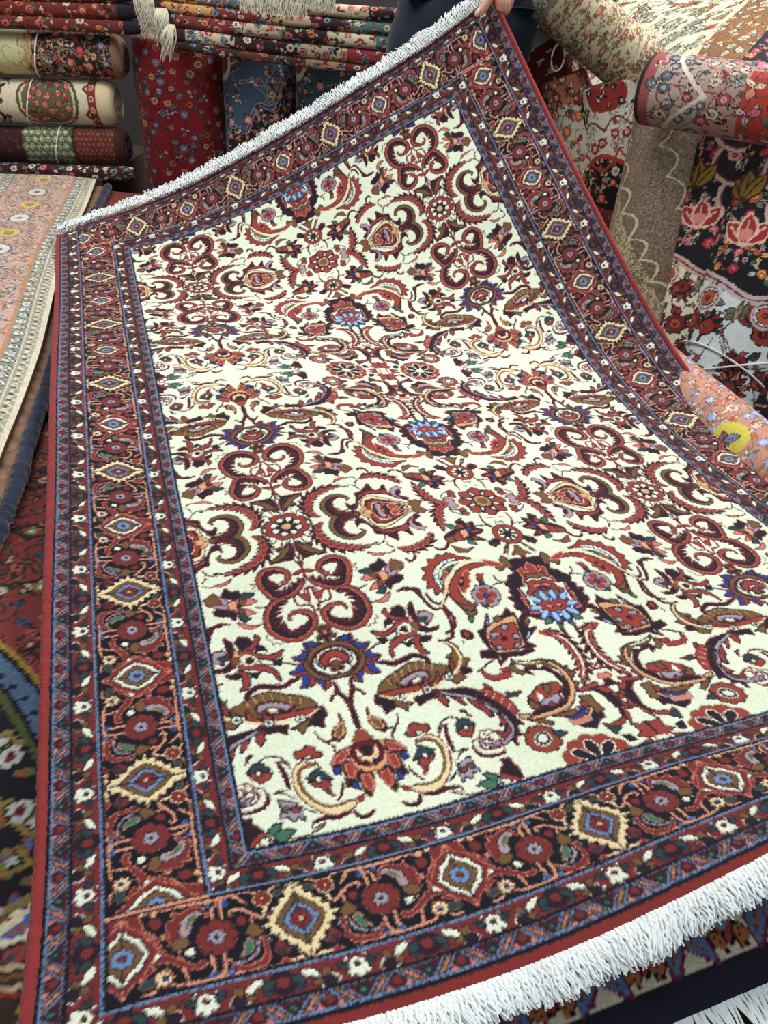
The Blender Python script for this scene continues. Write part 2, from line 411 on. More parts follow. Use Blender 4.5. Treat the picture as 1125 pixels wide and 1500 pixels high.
P y n;1282,3192 1223,3162 1129,3182 950,3248 863,3381 815,3410 887,3447 1017,3532 1180,3630 1269,3609 1319,3517 1332,3405 1380,3352 1342,3334 1303,3287
P n m;1231,3189 1076,3223 947,3336 873,3408 1023,3503 1177,3572 1266,3551 1295,3442 1277,3307
P r n;1228,3204 1085,3250 963,3333 888,3405 1014,3478 1170,3552 1245,3535 1280,3445 1262,3311
P y m;1227,3305 1156,3264 1032,3290 930,3382 874,3410 1009,3465 1142,3518 1217,3501 1242,3427
P n m;1216,3321 1145,3280 1038,3309 963,3381 922,3406 1020,3448 1134,3493 1194,3479 1223,3418
P l m;1197,3340 1147,3337 1136,3451 1164,3486 1197,3437
P r o;1064,3383 1006,3361 971,3402 1020,3448 1057,3435
P p m;1138,3310 1112,3330 1125,3370 1148,3365
P p m;1112,3429 1086,3448 1114,3484
P o b;1360,3287 1298,3245 1293,3332 1240,3372 1313,3396 1346,3346
L y 20;1473,3286 1402,3318 1336,3315
P l m;943,3601 860,3508 793,3465 854,3537 898,3611 879,3694 808,3721 842,3767 923,3724 951,3666
P n m;834,3485 797,3520 823,3543 888,3585 846,3648 844,3688 885,3666 905,3609
P b m;826,3373 758,3327 715,3393 683,3442 746,3473 820,3446
L m 16;683,3442 576,3431
S 2;1388,3378 1497,3313 1596,3322 1669,3369 1716,3462 1721,3578 1665,3679 1572,3730 1474,3711 1423,3648 1451,3610
L m 14;1562,3427 1503,3443 1441,3446
L m 16;1391,3893 1306,3866 1250,3768
L m 16;1280,3859 1245,3964
L n 22;1450,3885 1381,3859 1356,3853
L n 22;1281,3908 1231,3967
P p m;1493,3973 1430,4013 1342,4023 1380,4048 1450,4030
L m 16;1345,4033 1267,4029 1231,3991
L m 24;1172,4153 1140,4193 1083,4161 1067,4097
L m 24;838,4051 791,4094 719,4073 668,3987
P n m;996,5123 950,5114 910,5158 917,5209 977,5214 1007,5182
P r n;986,5134 943,5133 934,5179 977,5197
L m 18;1023,5222 1037,5272
L m 24;1044,4768 1023,4865 1003,4961 1036,5062 1137,5116
L m 24;1142,4634 1120,4734 1061,4774 983,4723
P n m;948,4672 899,4701 886,4817 845,4899 789,4872 739,4825 777,4949 846,4972 880,4874 920,4754
P b n;866,4914 797,4890 769,4932 832,4975
P g n;860,4970 822,4986 861,5042 874,5022
P n m;2423,6112 2377,6043 2323,6009 2264,6004 2272,6070 2328,6110 2384,6149
P n b;2356,6129 2307,6115 2263,6154 2274,6232 2319,6326 2368,6326 2353,6237
P n b;2266,6221 2205,6224 2162,6262 2188,6362 2230,6444 2262,6408 2256,6317 2284,6283
P B n;2415,6141 2373,6152 2382,6203 2418,6194
P B n;2318,6287 2295,6300 2281,6363 2311,6355 2327,6337
P r p;2417,6107 2370,6058 2316,6025 2296,6036 2321,6084 2372,6105
P r p;2327,6144 2292,6140 2279,6190 2302,6251 2328,6244 2332,6203
P r p;2237,6255 2196,6266 2181,6324 2210,6396 2237,6362 2247,6306
P o m;2289,6011 2199,5979 2082,5975 2006,6031 2025,6123 2104,6224 2189,6242 2260,6182 2279,6095
P n m;2231,6026 2174,5972 2101,5963 2045,6006 2019,6069 2059,6155 2127,6191 2143,6132 2217,6153 2244,6091
P y m;2220,6029 2167,5988 2139,6009 2192,6050 2188,6092 2124,6109 2130,6163 2182,6149 2227,6109
P n m;2189,6023 2122,5993 2085,6023 2120,6097 2167,6098 2187,6052
L n 12;2232,6108 2186,6107
L n 14;2211,6168 2180,6142 2160,6168
P r b;2222,5959 2176,5902 2158,5878 2112,5883 2081,5955 2123,5958 2181,5956
P r n;2660,5970 2643,5947 2599,5945 2558,5914 2508,5941 2507,5982 2465,5993 2485,6028 2551,6025 2590,6002 2615,6016 2655,5999
P c n;2590,6002 2545,6000 2551,6025 2583,6020
P y m;2542,6081 2610,6044 2670,6069 2706,6133 2715,6223 2688,6334 2620,6442 2536,6515 2446,6527 2347,6476 2330,6455 2412,6445 2490,6463 2565,6430 2631,6361 2668,6248 2668,6156 2634,6098 2566,6089
L b 26;2539,6089 2596,6074 2652,6107 2676,6181 2664,6275 2615,6379 2547,6441 2477,6454 2407,6447
L m 16;2535,6050 2507,6117 2519,6074
L n 28;2787,6006 2762,6093 2757,6173 2750,6241
L w 14;2767,6011 2731,6074 2724,6168 2730,6219
L m 14;2812,5997 2764,5998 2724,6042 2702,6088
L n 20;2858,6259 2798,6268 2747,6319 2704,6407 2621,6486
L w 12;2816,6257 2761,6290 2718,6378 2653,6452
L m 14;2865,6264 2840,6244 2774,6254
L n 32;2646,6550 2571,6532 2492,6546 2415,6529
L m 14;2677,6592 2661,6546 2610,6527
L m 18;2669,6600 2602,6574
L m 26;2380,6532 2349,6587 2297,6589 2245,6558
P r m;2327,6443 2283,6422 2297,6451 2322,6464
L m 20;2389,6268 2401,6330 2441,6398 2466,6411
P t n;2622,6188 2571,6154 2526,6126 2489,6175 2445,6233 2512,6222 2538,6196 2583,6204
P r n;2608,6218 2556,6224 2492,6227 2471,6272 2511,6301 2548,6279 2585,6256
P c n;2555,6198 2530,6185 2525,6232 2554,6238
P t r;2526,6298 2488,6294 2488,6334 2471,6371 2511,6341
P t n;3003,6047 2966,5989 2911,5976 2866,6027 2856,6083 2906,6070 2935,6050
P r n;3000,6061 2947,6060 2846,6085 2875,6131 2931,6150 2975,6100
P c n;2947,6060 2927,6039 2917,6068 2936,6090
L m 18;2911,5976 2873,5944 2818,5944 2759,5973 2707,6040
L m 18;2983,5964 2996,5914 2940,5900
L m 16;3014,5991 2996,5941 2953,5911
P l n;2840,6322 2774,6351 2738,6373 2713,6443 2710,6520 2740,6474 2778,6509 2808,6463 2860,6470 2835,6400
P r n;2780,6401 2743,6397 2732,6438 2763,6443
P b n;2833,6388 2801,6383 2810,6425 2834,6419
P w m;3130,6303 3084,6326 3012,6318 2967,6291 2948,6244 2972,6205 3024,6206 2980,6191 2931,6203 2911,6266 2932,6325 2990,6362 3071,6368 3117,6344
L m 24;2908,6247 2916,6316 2969,6360 3042,6374 3111,6370
P l m;3128,6252 3094,6260 3053,6225 3067,6280 3110,6301
L m 12;2980,6217 2970,6251 2979,6275
P n m;3102,6435 3050,6423 3049,6473 3015,6506 2984,6551 3007,6570 2972,6591 3051,6596 3066,6629 3123,6627 3122,6530
P r n;3049,6584 3003,6546 2968,6567 2984,6600 3034,6612 3050,6645 3096,6640
P c n;3014,6605 2963,6593 2942,6635 2985,6661 3024,6664
P g n;2954,6546 2907,6508 2867,6505 2888,6562 2926,6603
P g n;2926,6603 2888,6562 2839,6562 2785,6589 2819,6605 2857,6645 2905,6645
P l n;2958,6619 2924,6640 2955,6651
L m 16;2836,6638 2759,6646 2676,6630 2630,6605 2581,6573
E c m;3039,6666 3012,6673 3044,6692
R r b 12 0 290 80;555,6700
R n c 8 0 235 45;555,6700
E c b;555,6700 615,6700 555,6750
P r n;0,6420 50,6450 120,6420 100,6520 160,6560 80,6600 0,6580
P n n;200,6520 280,6500 260,6600 180,6600
P t n;220,6420 320,6380 300,6480
P c r;-50,6600 50,6600 50,6700 -50,6700
P r n;100,6620 220,6660 120,6700
P n m;2184,3642 2194,3783 2258,3844 2337,3875 2415,3871 2353,3812 2282,3753 2224,3689
P b n;2188,3628 2218,3727 2282,3753 2309,3708 2233,3662
P b n;2111,3617 2062,3695 1974,3700 2012,3736 1968,3799 1875,3840 1938,3856 2029,3803 2095,3708
P n m;2130,3635 2119,3749 2050,3831 1955,3862 2091,3876 2129,3757
R r n 8 22.5 225 76;2145,3350
R w n 8 22.5 160 38;2145,3350
R n n 8 0 110 18;2145,3350
E o n;2145,3350 2195,3350 2145,3400
Q r n;706,4179 757,4147 795,4185 856,4158 892,4211 970,4211 980,4281 1070,4316 1045,4373 1112,4452 1063,4482 1111,4572 1045,4576 1057,4665 986,4616 980,4724 937,4606 979,4519 961,4400 899,4311 803,4265 692,4263 550,4266 659,4221
L w 42;717,4246 821,4270 910,4331 962,4410 980,4499 978,4589
L B 12;734,4229 762,4272
L B 12;779,4234 803,4287
L B 12;832,4251 845,4307
L B 12;887,4288 890,4343
L B 12;939,4342 922,4379
L B 12;973,4408 941,4429
L B 12;993,4476 955,4479
L B 12;998,4545 963,4534
P n n;640,4290 778,4319 878,4375 940,4466 947,4575 886,4476 798,4389
P b p;849,4380 900,4433 922,4510 853,4431
P g n;782,4329 841,4361 820,4385 759,4350
Q r n;321,4407 407,4346 531,4334 650,4353 755,4418 851,4523 915,4620 924,4696 900,4777 855,4851 765,4886 732,4851 788,4816 826,4743 832,4645 773,4537 668,4434 555,4390 437,4378
Q r p;652,4415 639,4470 674,4505 669,4556 705,4580 710,4628 753,4640 781,4690 807,4660 799,4602 743,4523 698,4449
P n n;724,4475 722,4526 763,4609 796,4613 794,4554
E p n;758,4540 747,4542 769,4566
L y 26;197,4422 304,4371 441,4312 593,4293 722,4336 825,4436 898,4544 954,4642 1012,4737 1054,4794
P b n;221,4280 189,4318 174,4462 239,4424 322,4481 354,4427 275,4397 260,4330
P r p;441,4312 369,4335 264,4390 351,4402 416,4366
P b n;903,4786 855,4832 758,4869 814,4914 862,4868
K n r 100 55 62;1791,3403 1861,3483 1864,3611 1805,3746 1693,3833 1568,3873 1457,3883
K n r 85 45 52;1195,3975 1092,4015 956,3985 845,3910 805,3825
K n r 85 50 58;-401,3350 -528,3417 -591,3546 -616,3679 -636,3777
K n r 90 60 62;301,5267 180,5313 116,5418 98,5547 115,5672 169,5797 224,5883
L c 20;183,5318 118,5368 85,5485 89,5614 119,5726 183,5821
E r n;0,2740 155,2740 0,2895
R b r 10 18 150 9;0,2740
E c m;0,2740 100,2740 0,2840
R n n 8 0 92 5;0,2740
E n n;0,2740 30,2740 0,2770"""
MAIN_S="""L X 18;-28,256 35,275 103,269 152,230 192,194
L X 21;214,238 271,265 353,266 424,264 482,253 567,258 683,260 791,263 850,249
L X 18;287,179 319,219 360,258 423,262
L X 21;423,262 441,220 441,156 440,93
L X 21;456,235 491,185 492,127 490,77
L X 18;469,244 497,267 542,279
L X 21;115,48 162,81 215,65 264,99 317,145 380,156 399,138 379,119
L y 32;-28,256 -20,205 11,172 72,143 114,83 120,34 141,4 147,-44 141,-99
L y 20;186,135 195,96 206,68
L X 18;273,96 278,46 273,0
L X 21;166,-268 227,-276 321,-269 396,-266 477,-248 528,-266 607,-260 665,-258 729,-246 782,-213
L X 21;450,-82 461,-133 460,-191 479,-243 528,-266
L X 21;524,-94 526,-143 523,-201 538,-252
L X 17;528,-266 501,-262 458,-276
L X 18;659,-250 671,-195 684,-139
L X 18;820,-239 860,-261 908,-256
L X 17;696,-32 697,-82
L X 17;771,-98 770,-159
P y n;9,-182 73,-180 29,-210
P y n;50,-128 121,-205 62,-154
P y n;-108,-337 -111,-274 -123,-250 -83,-303
P y m;61,-241 79,-257 115,-289 156,-270 77,-299 8,-289 -11,-262 33,-264
P y m;-112,-243 -90,-260 -87,-322 -121,-282
P r p;835,-90 776,-87 723,-117 654,-165 599,-181 558,-160 572,-135 620,-152 688,-104 749,-52 807,-35
P r p;795,34 837,111 888,146 892,91 821,-2 781,-25
P r p;855,-92 898,-134 904,-187 879,-152 832,-121
P w n;801,-26 834,-45 842,-74 798,-57
P w n;889,160 922,161 925,118 897,129
P r p;920,314 879,136 827,88 883,94 990,218 1028,231
R o n 8 22 112 36;485,-2
R r n 8 0 122 36;485,-2
R l n 8 0 50 14;485,-2
E n n;485,-2 499,-7 479,-17
P r p;529,179 555,223 619,228 673,203 712,223 713,170 752,162 745,66 741,3 687,-4 660,32 687,74 672,144 616,190 554,190 527,141
P l n;541,169 558,202 618,195 665,153 687,74 669,28 629,56 618,111 594,158
P g p;570,179 612,180 640,142 655,72 631,119
P B l;791,209 829,223 852,173 828,141 782,158
P q n;786,210 833,221 854,179 826,136 786,143 777,173
P b n;638,27 687,48 736,17 727,-31 677,-31 634,-10
P p n;768,97 795,87 781,52 759,61
P r p;216,-65 245,-63 232,-139 245,-188 282,-217 351,-234 419,-200 430,-169 427,-203 389,-258 341,-264 246,-244 216,-191 215,-134
P l n;271,-71 276,-118 292,-158 346,-193 423,-190 407,-207 326,-198 273,-158 259,-113
P g p;299,-44 335,-79 348,-130 375,-162 320,-156 296,-113
P b n;247,8 287,44 326,-17 295,-55 257,-55 226,-33
P q n;126,-118 164,-118 194,-172 151,-225 112,-202
P t n;136,-166 166,-175 146,-213
E r p;141,-268 162,-274 133,-293
E r m;334,71 357,64 326,45
E w n;638,-67 660,-75 627,-93
E o n;820,250 843,242 811,226
R r y 8 0 56 16;192,194
R y r 8 0 52 12;787,-190
E B n;780,-194 792,-198 775,-206
P t b;55,233 94,234 128,213 113,192 58,208
P t b;839,-174 896,-183 916,-204 885,-229 829,-219
P r n;126,92 183,87 203,57 162,46 138,29
P B v;399,233 429,230 424,200 401,207
P B v;499,241 527,232 509,211
P B v;516,-222 545,-232 542,-254 512,-243
P v B;427,-231 452,-240 435,-262
P l n;206,-68 214,-88 201,-118 195,-105
P y m;881,272 934,267 978,293 910,290 857,295
P y r;1025,275 1114,298 1151,268 1111,241 1084,281
Q y n;0,-285 30,-230 60,-225 60,-170 100,-165 100,-120 150,-115 140,-70 190,-60 170,-20 240,0 170,20 190,60 140,70 150,115 100,120 100,165 60,170 60,225 30,230 0,285
Q b n;0,-190 35,-140 95,-85 145,0 95,85 35,140 0,190
Q u n;0,-135 30,-95 70,-55 105,0 70,55 30,95 0,135
Q q n;0,-85 40,-45 65,0 40,45 0,85
E o n;0,0 20,0 0,20
Q r p;1000,-250 960,-190 900,-150 860,-80 800,0 860,80 900,150 960,190 1000,250
Q w n;1000,-190 965,-140 905,-100 855,0 905,100 965,140 1000,190
Q b n;1000,-145 970,-100 930,-70 890,0 930,70 970,100 1000,145
R u n 8 0 66 20;1000,0
E r n;1000,0 1018,0 1000,18"""
GUARD_S="""R w n 8 0 80 21;0,-2
E q n;0,-2 12,-6 -4,-15
P t n;60,22 90,33 114,25 89,2 56,-19
P t n;-103,-3 -62,20 -49,5 -64,-16
P r d;-22,70 29,64 52,24
P n w;112,-58 133,-24 163,-13 210,-30 216,-63 190,-85 137,-87
P b n;139,21 162,35 190,15 187,-21 161,-18 141,0
P b n;202,-27 237,-29 250,-54 224,-66 200,-58
P c n;205,4 234,37 303,51 279,10 233,-16 204,-22
P t n;291,-5 330,3 347,-25 332,-62 297,-60 284,-35
R n n 8 22 74 22;398,0
E r n;398,0 425,-10 385,-31
P t n;441,28 478,25 506,3 497,-38 466,-26 446,-7"""
# ------------------------------------------------------------------ helpers
import bpy, bmesh, random
from mathutils import Vector, Matrix
SC=bpy.context.scene; COL=SC.collection
rnd=random.Random(7)
def lin(a):
    a=np.asarray(a,np.float32)/255.0
    return np.where(a<=.04045,a/12.92,((a+.055)/1.055)**2.4)
def link(o,parent=None):
    COL.objects.link(o)
    if parent is not None: o.parent=parent
    return o
def tag(o,label=None,cat=None,group=None,kind=None):
    for k,v in (('label',label),('category',cat),('group',group),('kind',kind)):
        if v: o[k]=v
    return o
def empty(name,loc,label=None,cat=None,group=None):
    o=bpy.data.objects.new(name,None); o.empty_display_size=.05; o.location=loc; link(o); return tag(o,label,cat,group)
def mat(name,rgb,rough=.8,sheen=0.0,bump=0.0,bscale=400,metal=0,attr=False,noise=.0,nscale=8):
    m=bpy.data.materials.new(name); m.use_nodes=True; nt=m.node_tree; b=nt.nodes['Principled BSDF']
    b.inputs['Roughness'].default_value=rough; b.inputs['Metallic'].default_value=metal
    b.inputs['Sheen Weight'].default_value=sheen; b.inputs['Sheen Roughness'].default_value=.4
    b.inputs['Specular IOR Level'].default_value=.25
    tc=nt.nodes.new('ShaderNodeTexCoord')
    if attr:
        a=nt.nodes.new('ShaderNodeAttribute'); a.attribute_name='Col'; src=a.outputs['Color']
    else:
        r=nt.nodes.new('ShaderNodeRGB'); r.outputs[0].default_value=(*[float(x) for x in lin(rgb)],1); src=r.outputs[0]
    if noise>0:
        n=nt.nodes.new('ShaderNodeTexNoise'); n.inputs['Scale'].default_value=nscale; n.inputs['Detail'].default_value=6
        nt.links.new(tc.outputs['Object'],n.inputs['Vector'])
        mr=nt.nodes.new('ShaderNodeMapRange'); mr.inputs['From Min'].default_value=.3; mr.inputs['From Max'].default_value=.7
        mr.inputs['To Min'].default_value=1-noise; mr.inputs['To Max'].default_value=1+noise*.6
        nt.links.new(n.outputs['Fac'],mr.inputs['Value'])
        mx=nt.nodes.new('ShaderNodeVectorMath'); mx.operation='SCALE'
        nt.links.new(src,mx.inputs[0]); nt.links.new(mr.outputs[0],mx.inputs['Scale']); src=mx.outputs[0]
    nt.links.new(src,b.inputs['Base Color'])
    if bump>0:
        n=nt.nodes.new('ShaderNodeTexNoise'); n.inputs['Scale'].default_value=bscale; n.inputs['Detail'].default_value=3
        nt.links.new(tc.outputs['Object'],n.inputs['Vector'])
        bp=nt.nodes.new('ShaderNodeBump'); bp.inputs['Strength'].default_value=bump; bp.inputs['Distance'].default_value=.002
        nt.links.new(n.outputs['Fac'],bp.inputs['Height']); nt.links.new(bp.outputs[0],b.inputs['Normal'])
    return m
M_PILE=mat('wool_pile',None,.88,.12,.35,500,attr=True,noise=.10,nscale=5)
M_RUG=mat('rug_wool',None,.85,.08,.5,350,attr=True,noise=.12,nscale=6)
M_BACK=mat('rug_back',(120,84,70),.9,0,.4,600)
M_SELV=mat('red_selvage',(140,46,46),.85,.2,.8,260,noise=.15,nscale=60)
M_FRINGE=mat('white_fringe',(236,241,241),.8,.1,.3,300,noise=.08,nscale=20)
M_FRINGEO=mat('ivory_fringe',(212,206,186),.8,.1,.3,300,noise=.12,nscale=20)
M_STRING=mat('white_string',(225,225,220),.6)
def mesh_obj(name,verts,faces,m,parent=None,smooth_=True,col=None):
    me=bpy.data.meshes.new(name)
    verts=np.asarray(verts,np.float32); faces=np.asarray(faces,np.int32); k=faces.shape[1]
    me.vertices.add(len(verts)); me.vertices.foreach_set('co',verts.ravel())
    me.loops.add(faces.size); me.loops.foreach_set('vertex_index',faces.ravel())
    me.polygons.add(len(faces)); me.polygons.foreach_set('loop_start',np.arange(0,faces.size,k,dtype=np.int32))
    me.polygons.foreach_set('use_smooth',np.full(len(faces),smooth_))
    me.update(calc_edges=True)
    if col is not None:
        ca=me.color_attributes.new('Col','FLOAT_COLOR','POINT')
        c=np.ones((len(verts),4),np.float32); c[:,:3]=lin(col); ca.data.foreach_set('color',c.ravel())
    me.materials.append(m); o=bpy.data.objects.new(name,me); return link(o,parent)
def grid_faces(nu,nv,wrap=False):
    i=np.arange(nu if wrap else nu-1); j=np.arange(nv-1); I,J=np.meshgrid(i,j,indexing='ij'); I2=(I+1)%nu
    return np.stack([I*nv+J,I2*nv+J,I2*nv+J+1,I*nv+J+1],-1).reshape(-1,4)
class MB:
    def __init__(S): S.v=[];S.f=[];S.n=0
    def add(S,v,f):
        v=np.asarray(v,float).reshape(-1,3); S.v.append(v); S.f.append(np.asarray(f)+S.n); S.n+=len(v)
    def tube(S,pts,r,k=6,caps=True):
        p=np.asarray(pts,float); n=len(p); r=np.broadcast_to(np.asarray(r,float),(n,))
        d=np.gradient(p,axis=0); d/=np.linalg.norm(d,axis=1)[:,None]+1e-9
        ref=np.array([0,0,1.]) if abs(d[0][2])<.9 else np.array([1.,0,0])
        a=np.cross(d,ref); a/=np.linalg.norm(a,axis=1)[:,None]+1e-9; b=np.cross(d,a)
        th=np.linspace(0,2*np.pi,k,endpoint=False)
        V=p[:,None]+r[:,None,None]*(np.cos(th)[None,:,None]*a[:,None]+np.sin(th)[None,:,None]*b[:,None])
        f=[]
        for i in range(n-1):
            for j in range(k): f.append((i*k+j,i*k+(j+1)%k,(i+1)*k+(j+1)%k,(i+1)*k+j))
        V=V.reshape(-1,3)
        if caps:
            V=np.vstack([V,p[0],p[-1]]); c0=len(V)-2
            for j in range(0,k): f.append((c0,(j+1)%k,j,c0)); f.append((c0+1,(n-1)*k+j,(n-1)*k+(j+1)%k,c0+1))
        S.add(V,f)
    def build(S,name,m,parent=None):
        v=np.vstack(S.v); me=bpy.data.meshes.new(name); fs=[tuple(dict.fromkeys(map(int,q))) for q in np.vstack(S.f)]
        me.from_pydata(v.tolist(),[],fs); me.polygons.foreach_set('use_smooth',[True]*len(me.polygons)); me.update()
        me.materials.append(m); return link(bpy.data.objects.new(name,me),parent)
# ------------------------------------------------------------------ camera
RW=np.array([[0.996101, 0.088217, -0.0], [0.052085, -0.588111, 0.807101], [0.0712, -0.803954, -0.590413]]); ZC=1.104; FPX=1119.496
def camray(px,py): return RW@np.array([(px-562.5)/FPX,(py-750.)/FPX,1.])
def atz(px,py,z): d=camray(px,py); t=(z-ZC)/d[2]; return np.array([d[0]*t,d[1]*t,z])
def aty(px,py,y): d=camray(px,py); t=y/d[1]; return np.array([d[0]*t,y,ZC+d[2]*t])
cam=bpy.data.cameras.new('camera'); co=bpy.data.objects.new('camera',cam); link(co); SC.camera=co
cam.sensor_fit='VERTICAL'; cam.sensor_height=36; cam.sensor_width=27; cam.lens=36*FPX/1500; cam.clip_start=.02
xr=RW[:,0]; yd=RW[:,1]; zf=RW[:,2]
co.matrix_world=Matrix(((xr[0],-yd[0],-zf[0],0),(xr[1],-yd[1],-zf[1],0),(xr[2],-yd[2],-zf[2],ZC),(0,0,0,1)))
SC.view_settings.view_transform='Standard'; SC.view_settings.look='None'; SC.view_settings.gamma=1; SC.view_settings.use_curve_mapping=False
SC.view_settings.exposure=0.0
def push(p,d):
    c=np.array([0,0,ZC]); v=np.asarray(p,float)-c; return c+v*(1+d/np.linalg.norm(v))
# ------------------------------------------------------------------ main carpet
GG={'W': 1.21042, 'L': 1.95871, 'c': 0.6469, 'swT': 0.9706, 't0': 0.4467, 'swB': 0.9746, 'b0': 0.4479, 'x0': 0.3305, 'x1': 0.5093, 'gm': 6.9045, 'fe': 0.5716, 'fs': -0.0067, 'r0': 0.6387, 'cv': 0.7413, 'ct': 0.4416, 'h': 0.2895, 'i1': 0.1638, 'o1': 0.1878, 'o2': 0.1289, 'vm': 7.9763}
S_=.14; CW,CL=GG['W'],GG['L']; CP=np.array([-0.2935,-0.0811,0.5776,-0.3391,0.0579,0.4717,-0.4025,0.2131,0.4075,-0.4735,0.3941,0.4308,-0.5374,0.5622,0.476,-0.5978,0.7298,0.4923,-0.6617,0.893,0.4886,-0.7302,1.0576,0.4724,-0.7963,1.2236,0.4545,-0.8618,1.3904,0.4424,-0.9247,1.5541,0.432,-0.993,1.7253,0.4072,-1.0395,1.9124,0.3661,-1.0627,2.0933,0.3297,-0.131,-0.0156,0.6043,-0.1859,0.1415,0.5391,-0.245,0.2969,0.4766,-0.3149,0.4567,0.4484,-0.3779,0.6225,0.4557,-0.4415,0.789,0.4535,-0.5053,0.9549,0.4562,-0.5702,1.1205,0.4586,-0.6355,1.2869,0.4548,-0.6996,1.4522,0.44,-0.7648,1.6192,0.4389,-0.8293,1.7835,0.4466,-0.8945,1.9479,0.4709,-0.9543,2.1205,0.4798,0.0379,0.0485,0.5887,-0.0256,0.1946,0.5152,-0.0905,0.3523,0.4531,-0.1499,0.5207,0.4427,-0.2148,0.6858,0.4405,-0.2796,0.8511,0.4339,-0.3445,1.0178,0.4269,-0.4098,1.1839,0.4407,-0.4739,1.3492,0.4507,-0.5394,1.5156,0.4448,-0.6035,1.6808,0.4414,-0.6682,1.849,0.4416,-0.7337,2.0054,0.5085,-0.8091,2.1427,0.6001,0.1987,0.0914,0.5321,0.1384,0.2597,0.5164,0.078,0.4122,0.4374,0.0094,0.5831,0.451,-0.0544,0.748,0.461,-0.1189,0.9146,0.4541,-0.184,1.08,0.4567,-0.2484,1.2459,0.4617,-0.3133,1.4126,0.4563,-0.378,1.578,0.4457,-0.4424,1.7445,0.4363,-0.5069,1.9093,0.4818,-0.5803,2.0472,0.572,-0.6553,2.1634,0.6819,0.3646,0.1654,0.5744,0.2929,0.3301,0.5421,0.2357,0.4805,0.4577,0.1702,0.6455,0.4349,0.1081,0.8109,0.4633,0.0423,0.9772,0.4511,-0.0224,1.143,0.4496,-0.0874,1.3091,0.4479,-0.1526,1.4743,0.4414,-0.2172,1.6402,0.4365,-0.28,1.8085,0.4635,-0.3507,1.9546,0.546,-0.4307,2.0687,0.6578,-0.5114,2.1866,0.7641,0.5006,0.2648,0.6549,0.4475,0.4046,0.5623,0.3974,0.5388,0.4485,0.3318,0.7085,0.4276,0.2686,0.8737,0.4488,0.2027,1.0396,0.433,0.1379,1.2054,0.4332,0.0724,1.3709,0.4202,0.0082,1.5377,0.4247,-0.0549,1.7041,0.4554,-0.1225,1.8563,0.5275,-0.2002,1.981,0.63,-0.2838,2.0885,0.7453,-0.3613,2.2106,0.8488,0.6631,0.3269,0.656,0.6137,0.4552,0.5447,0.5574,0.6069,0.4649,0.4935,0.77,0.431,0.4282,0.9364,0.4224,0.3634,1.102,0.4204,0.2987,1.2684,0.424,0.2337,1.4339,0.4244,0.1695,1.5998,0.4451,0.1023,1.7534,0.5149,0.0272,1.8834,0.6115,-0.0572,1.9907,0.7268,-0.14,2.0979,0.8408,-0.2169,2.2305,0.9372,0.8319,0.3711,0.6311,0.7756,0.5152,0.5387,0.7171,0.6703,0.4718,0.6542,0.8336,0.4357,0.5893,0.9987,0.4169,0.5248,1.165,0.4087,0.4592,1.3312,0.4113,0.3954,1.4983,0.4274,0.3296,1.657,0.4931,0.2511,1.7781,0.6011,0.1701,1.8929,0.7088,0.0986,2.0336,0.7971,0.0076,2.1217,0.9289,-0.0756,2.2264,1.0429,0.9971,0.4198,0.5976,0.938,0.5757,0.535,0.8779,0.7342,0.4803,0.8149,0.8967,0.4421,0.7502,1.0626,0.4299,0.6863,1.2269,0.424,0.6212,1.3947,0.4215,0.5561,1.5546,0.4818,0.4804,1.6846,0.5778,0.3989,1.8001,0.686,0.3213,1.9251,0.7865,0.2363,2.0287,0.9067,0.1395,2.1003,1.038,0.0525,2.1945,1.1616,1.1615,0.4689,0.5643,1.1006,0.6337,0.5252,1.0384,0.798,0.486,0.9745,0.9619,0.456,0.9102,1.1254,0.4482,0.8425,1.2912,0.4563,0.7776,1.4503,0.4855,0.703,1.5762,0.5734,0.6236,1.6974,0.672,0.552,1.8361,0.7606,0.4731,1.9608,0.8627,0.3797,2.0355,1.0037,0.2762,2.0874,1.1412,0.1768,2.1505,1.2802]).reshape(10,14,3)
def bspl(x,n):
    m=n-3; t=np.clip(x*m,0,m-1e-9); i=np.floor(t).astype(int); r=t-i
    w=np.stack([(1-r)**3/6,(3*r**3-6*r**2+4)/6,(-3*r**3+3*r**2+3*r+1)/6,r**3/6],-1)
    W=np.zeros((len(x),n))
    for k in range(4): W[np.arange(len(x)),i+k]+=w[:,k]
    return W
def surf(u,v):  # grid evaluate
    Wu=bspl(u/CW,10); Wv=bspl(v/CL,14); return np.einsum('ia,jb,abk->ijk',Wu,Wv,CP)
def unpack_els(s):
    out=[]
    for ln in s.strip().split('\n'):
        a,b=ln.split(';'); out.append((a.split(),[tuple(map(int,q.split(','))) for q in b.split()]))
    return out
FIELD=unpack_els(FIELD_S); MAIN=unpack_els(MAIN_S); GUARD=unpack_els(GUARD_S)
R_=190
cellF=field_cell(FIELD,R_)
def band_cell(els,x0,x1,h,bg):
    cv=Canvas(x0,-h,x1,h,R_,PAL[bg]); w=x1-x0
    im=[(1,0,1,0),(-1,2*x0,1,0),(-1,2*x1,1,0)]
    for args,pts in els:
        sh=shapes(args,pts)
        for im_ in im:
            for kind,q,wd,c in sh:
                r=q*np.array([im_[0],1])+np.array([im_[1],0])
                if r[:,0].max()<x0-.1 or r[:,0].min()>x1+.1: continue
                if kind=='P': cv.poly(r,PAL[c])
                else: cv.line(r,wd,PAL[c])
    return cv.a
H_=GG['h']; I1=GG['i1']; O1=GG['o1']; O2=GG['o2']; FE=GG['fe']
OW[0]=.012
for k_ in 'r': PAL_R=PAL['r']; PAL['r']=(114,42,40)
cellM=band_cell(MAIN,0,1,H_,'z')
cellG=band_cell(GUARD,0,.395,.094,'q')
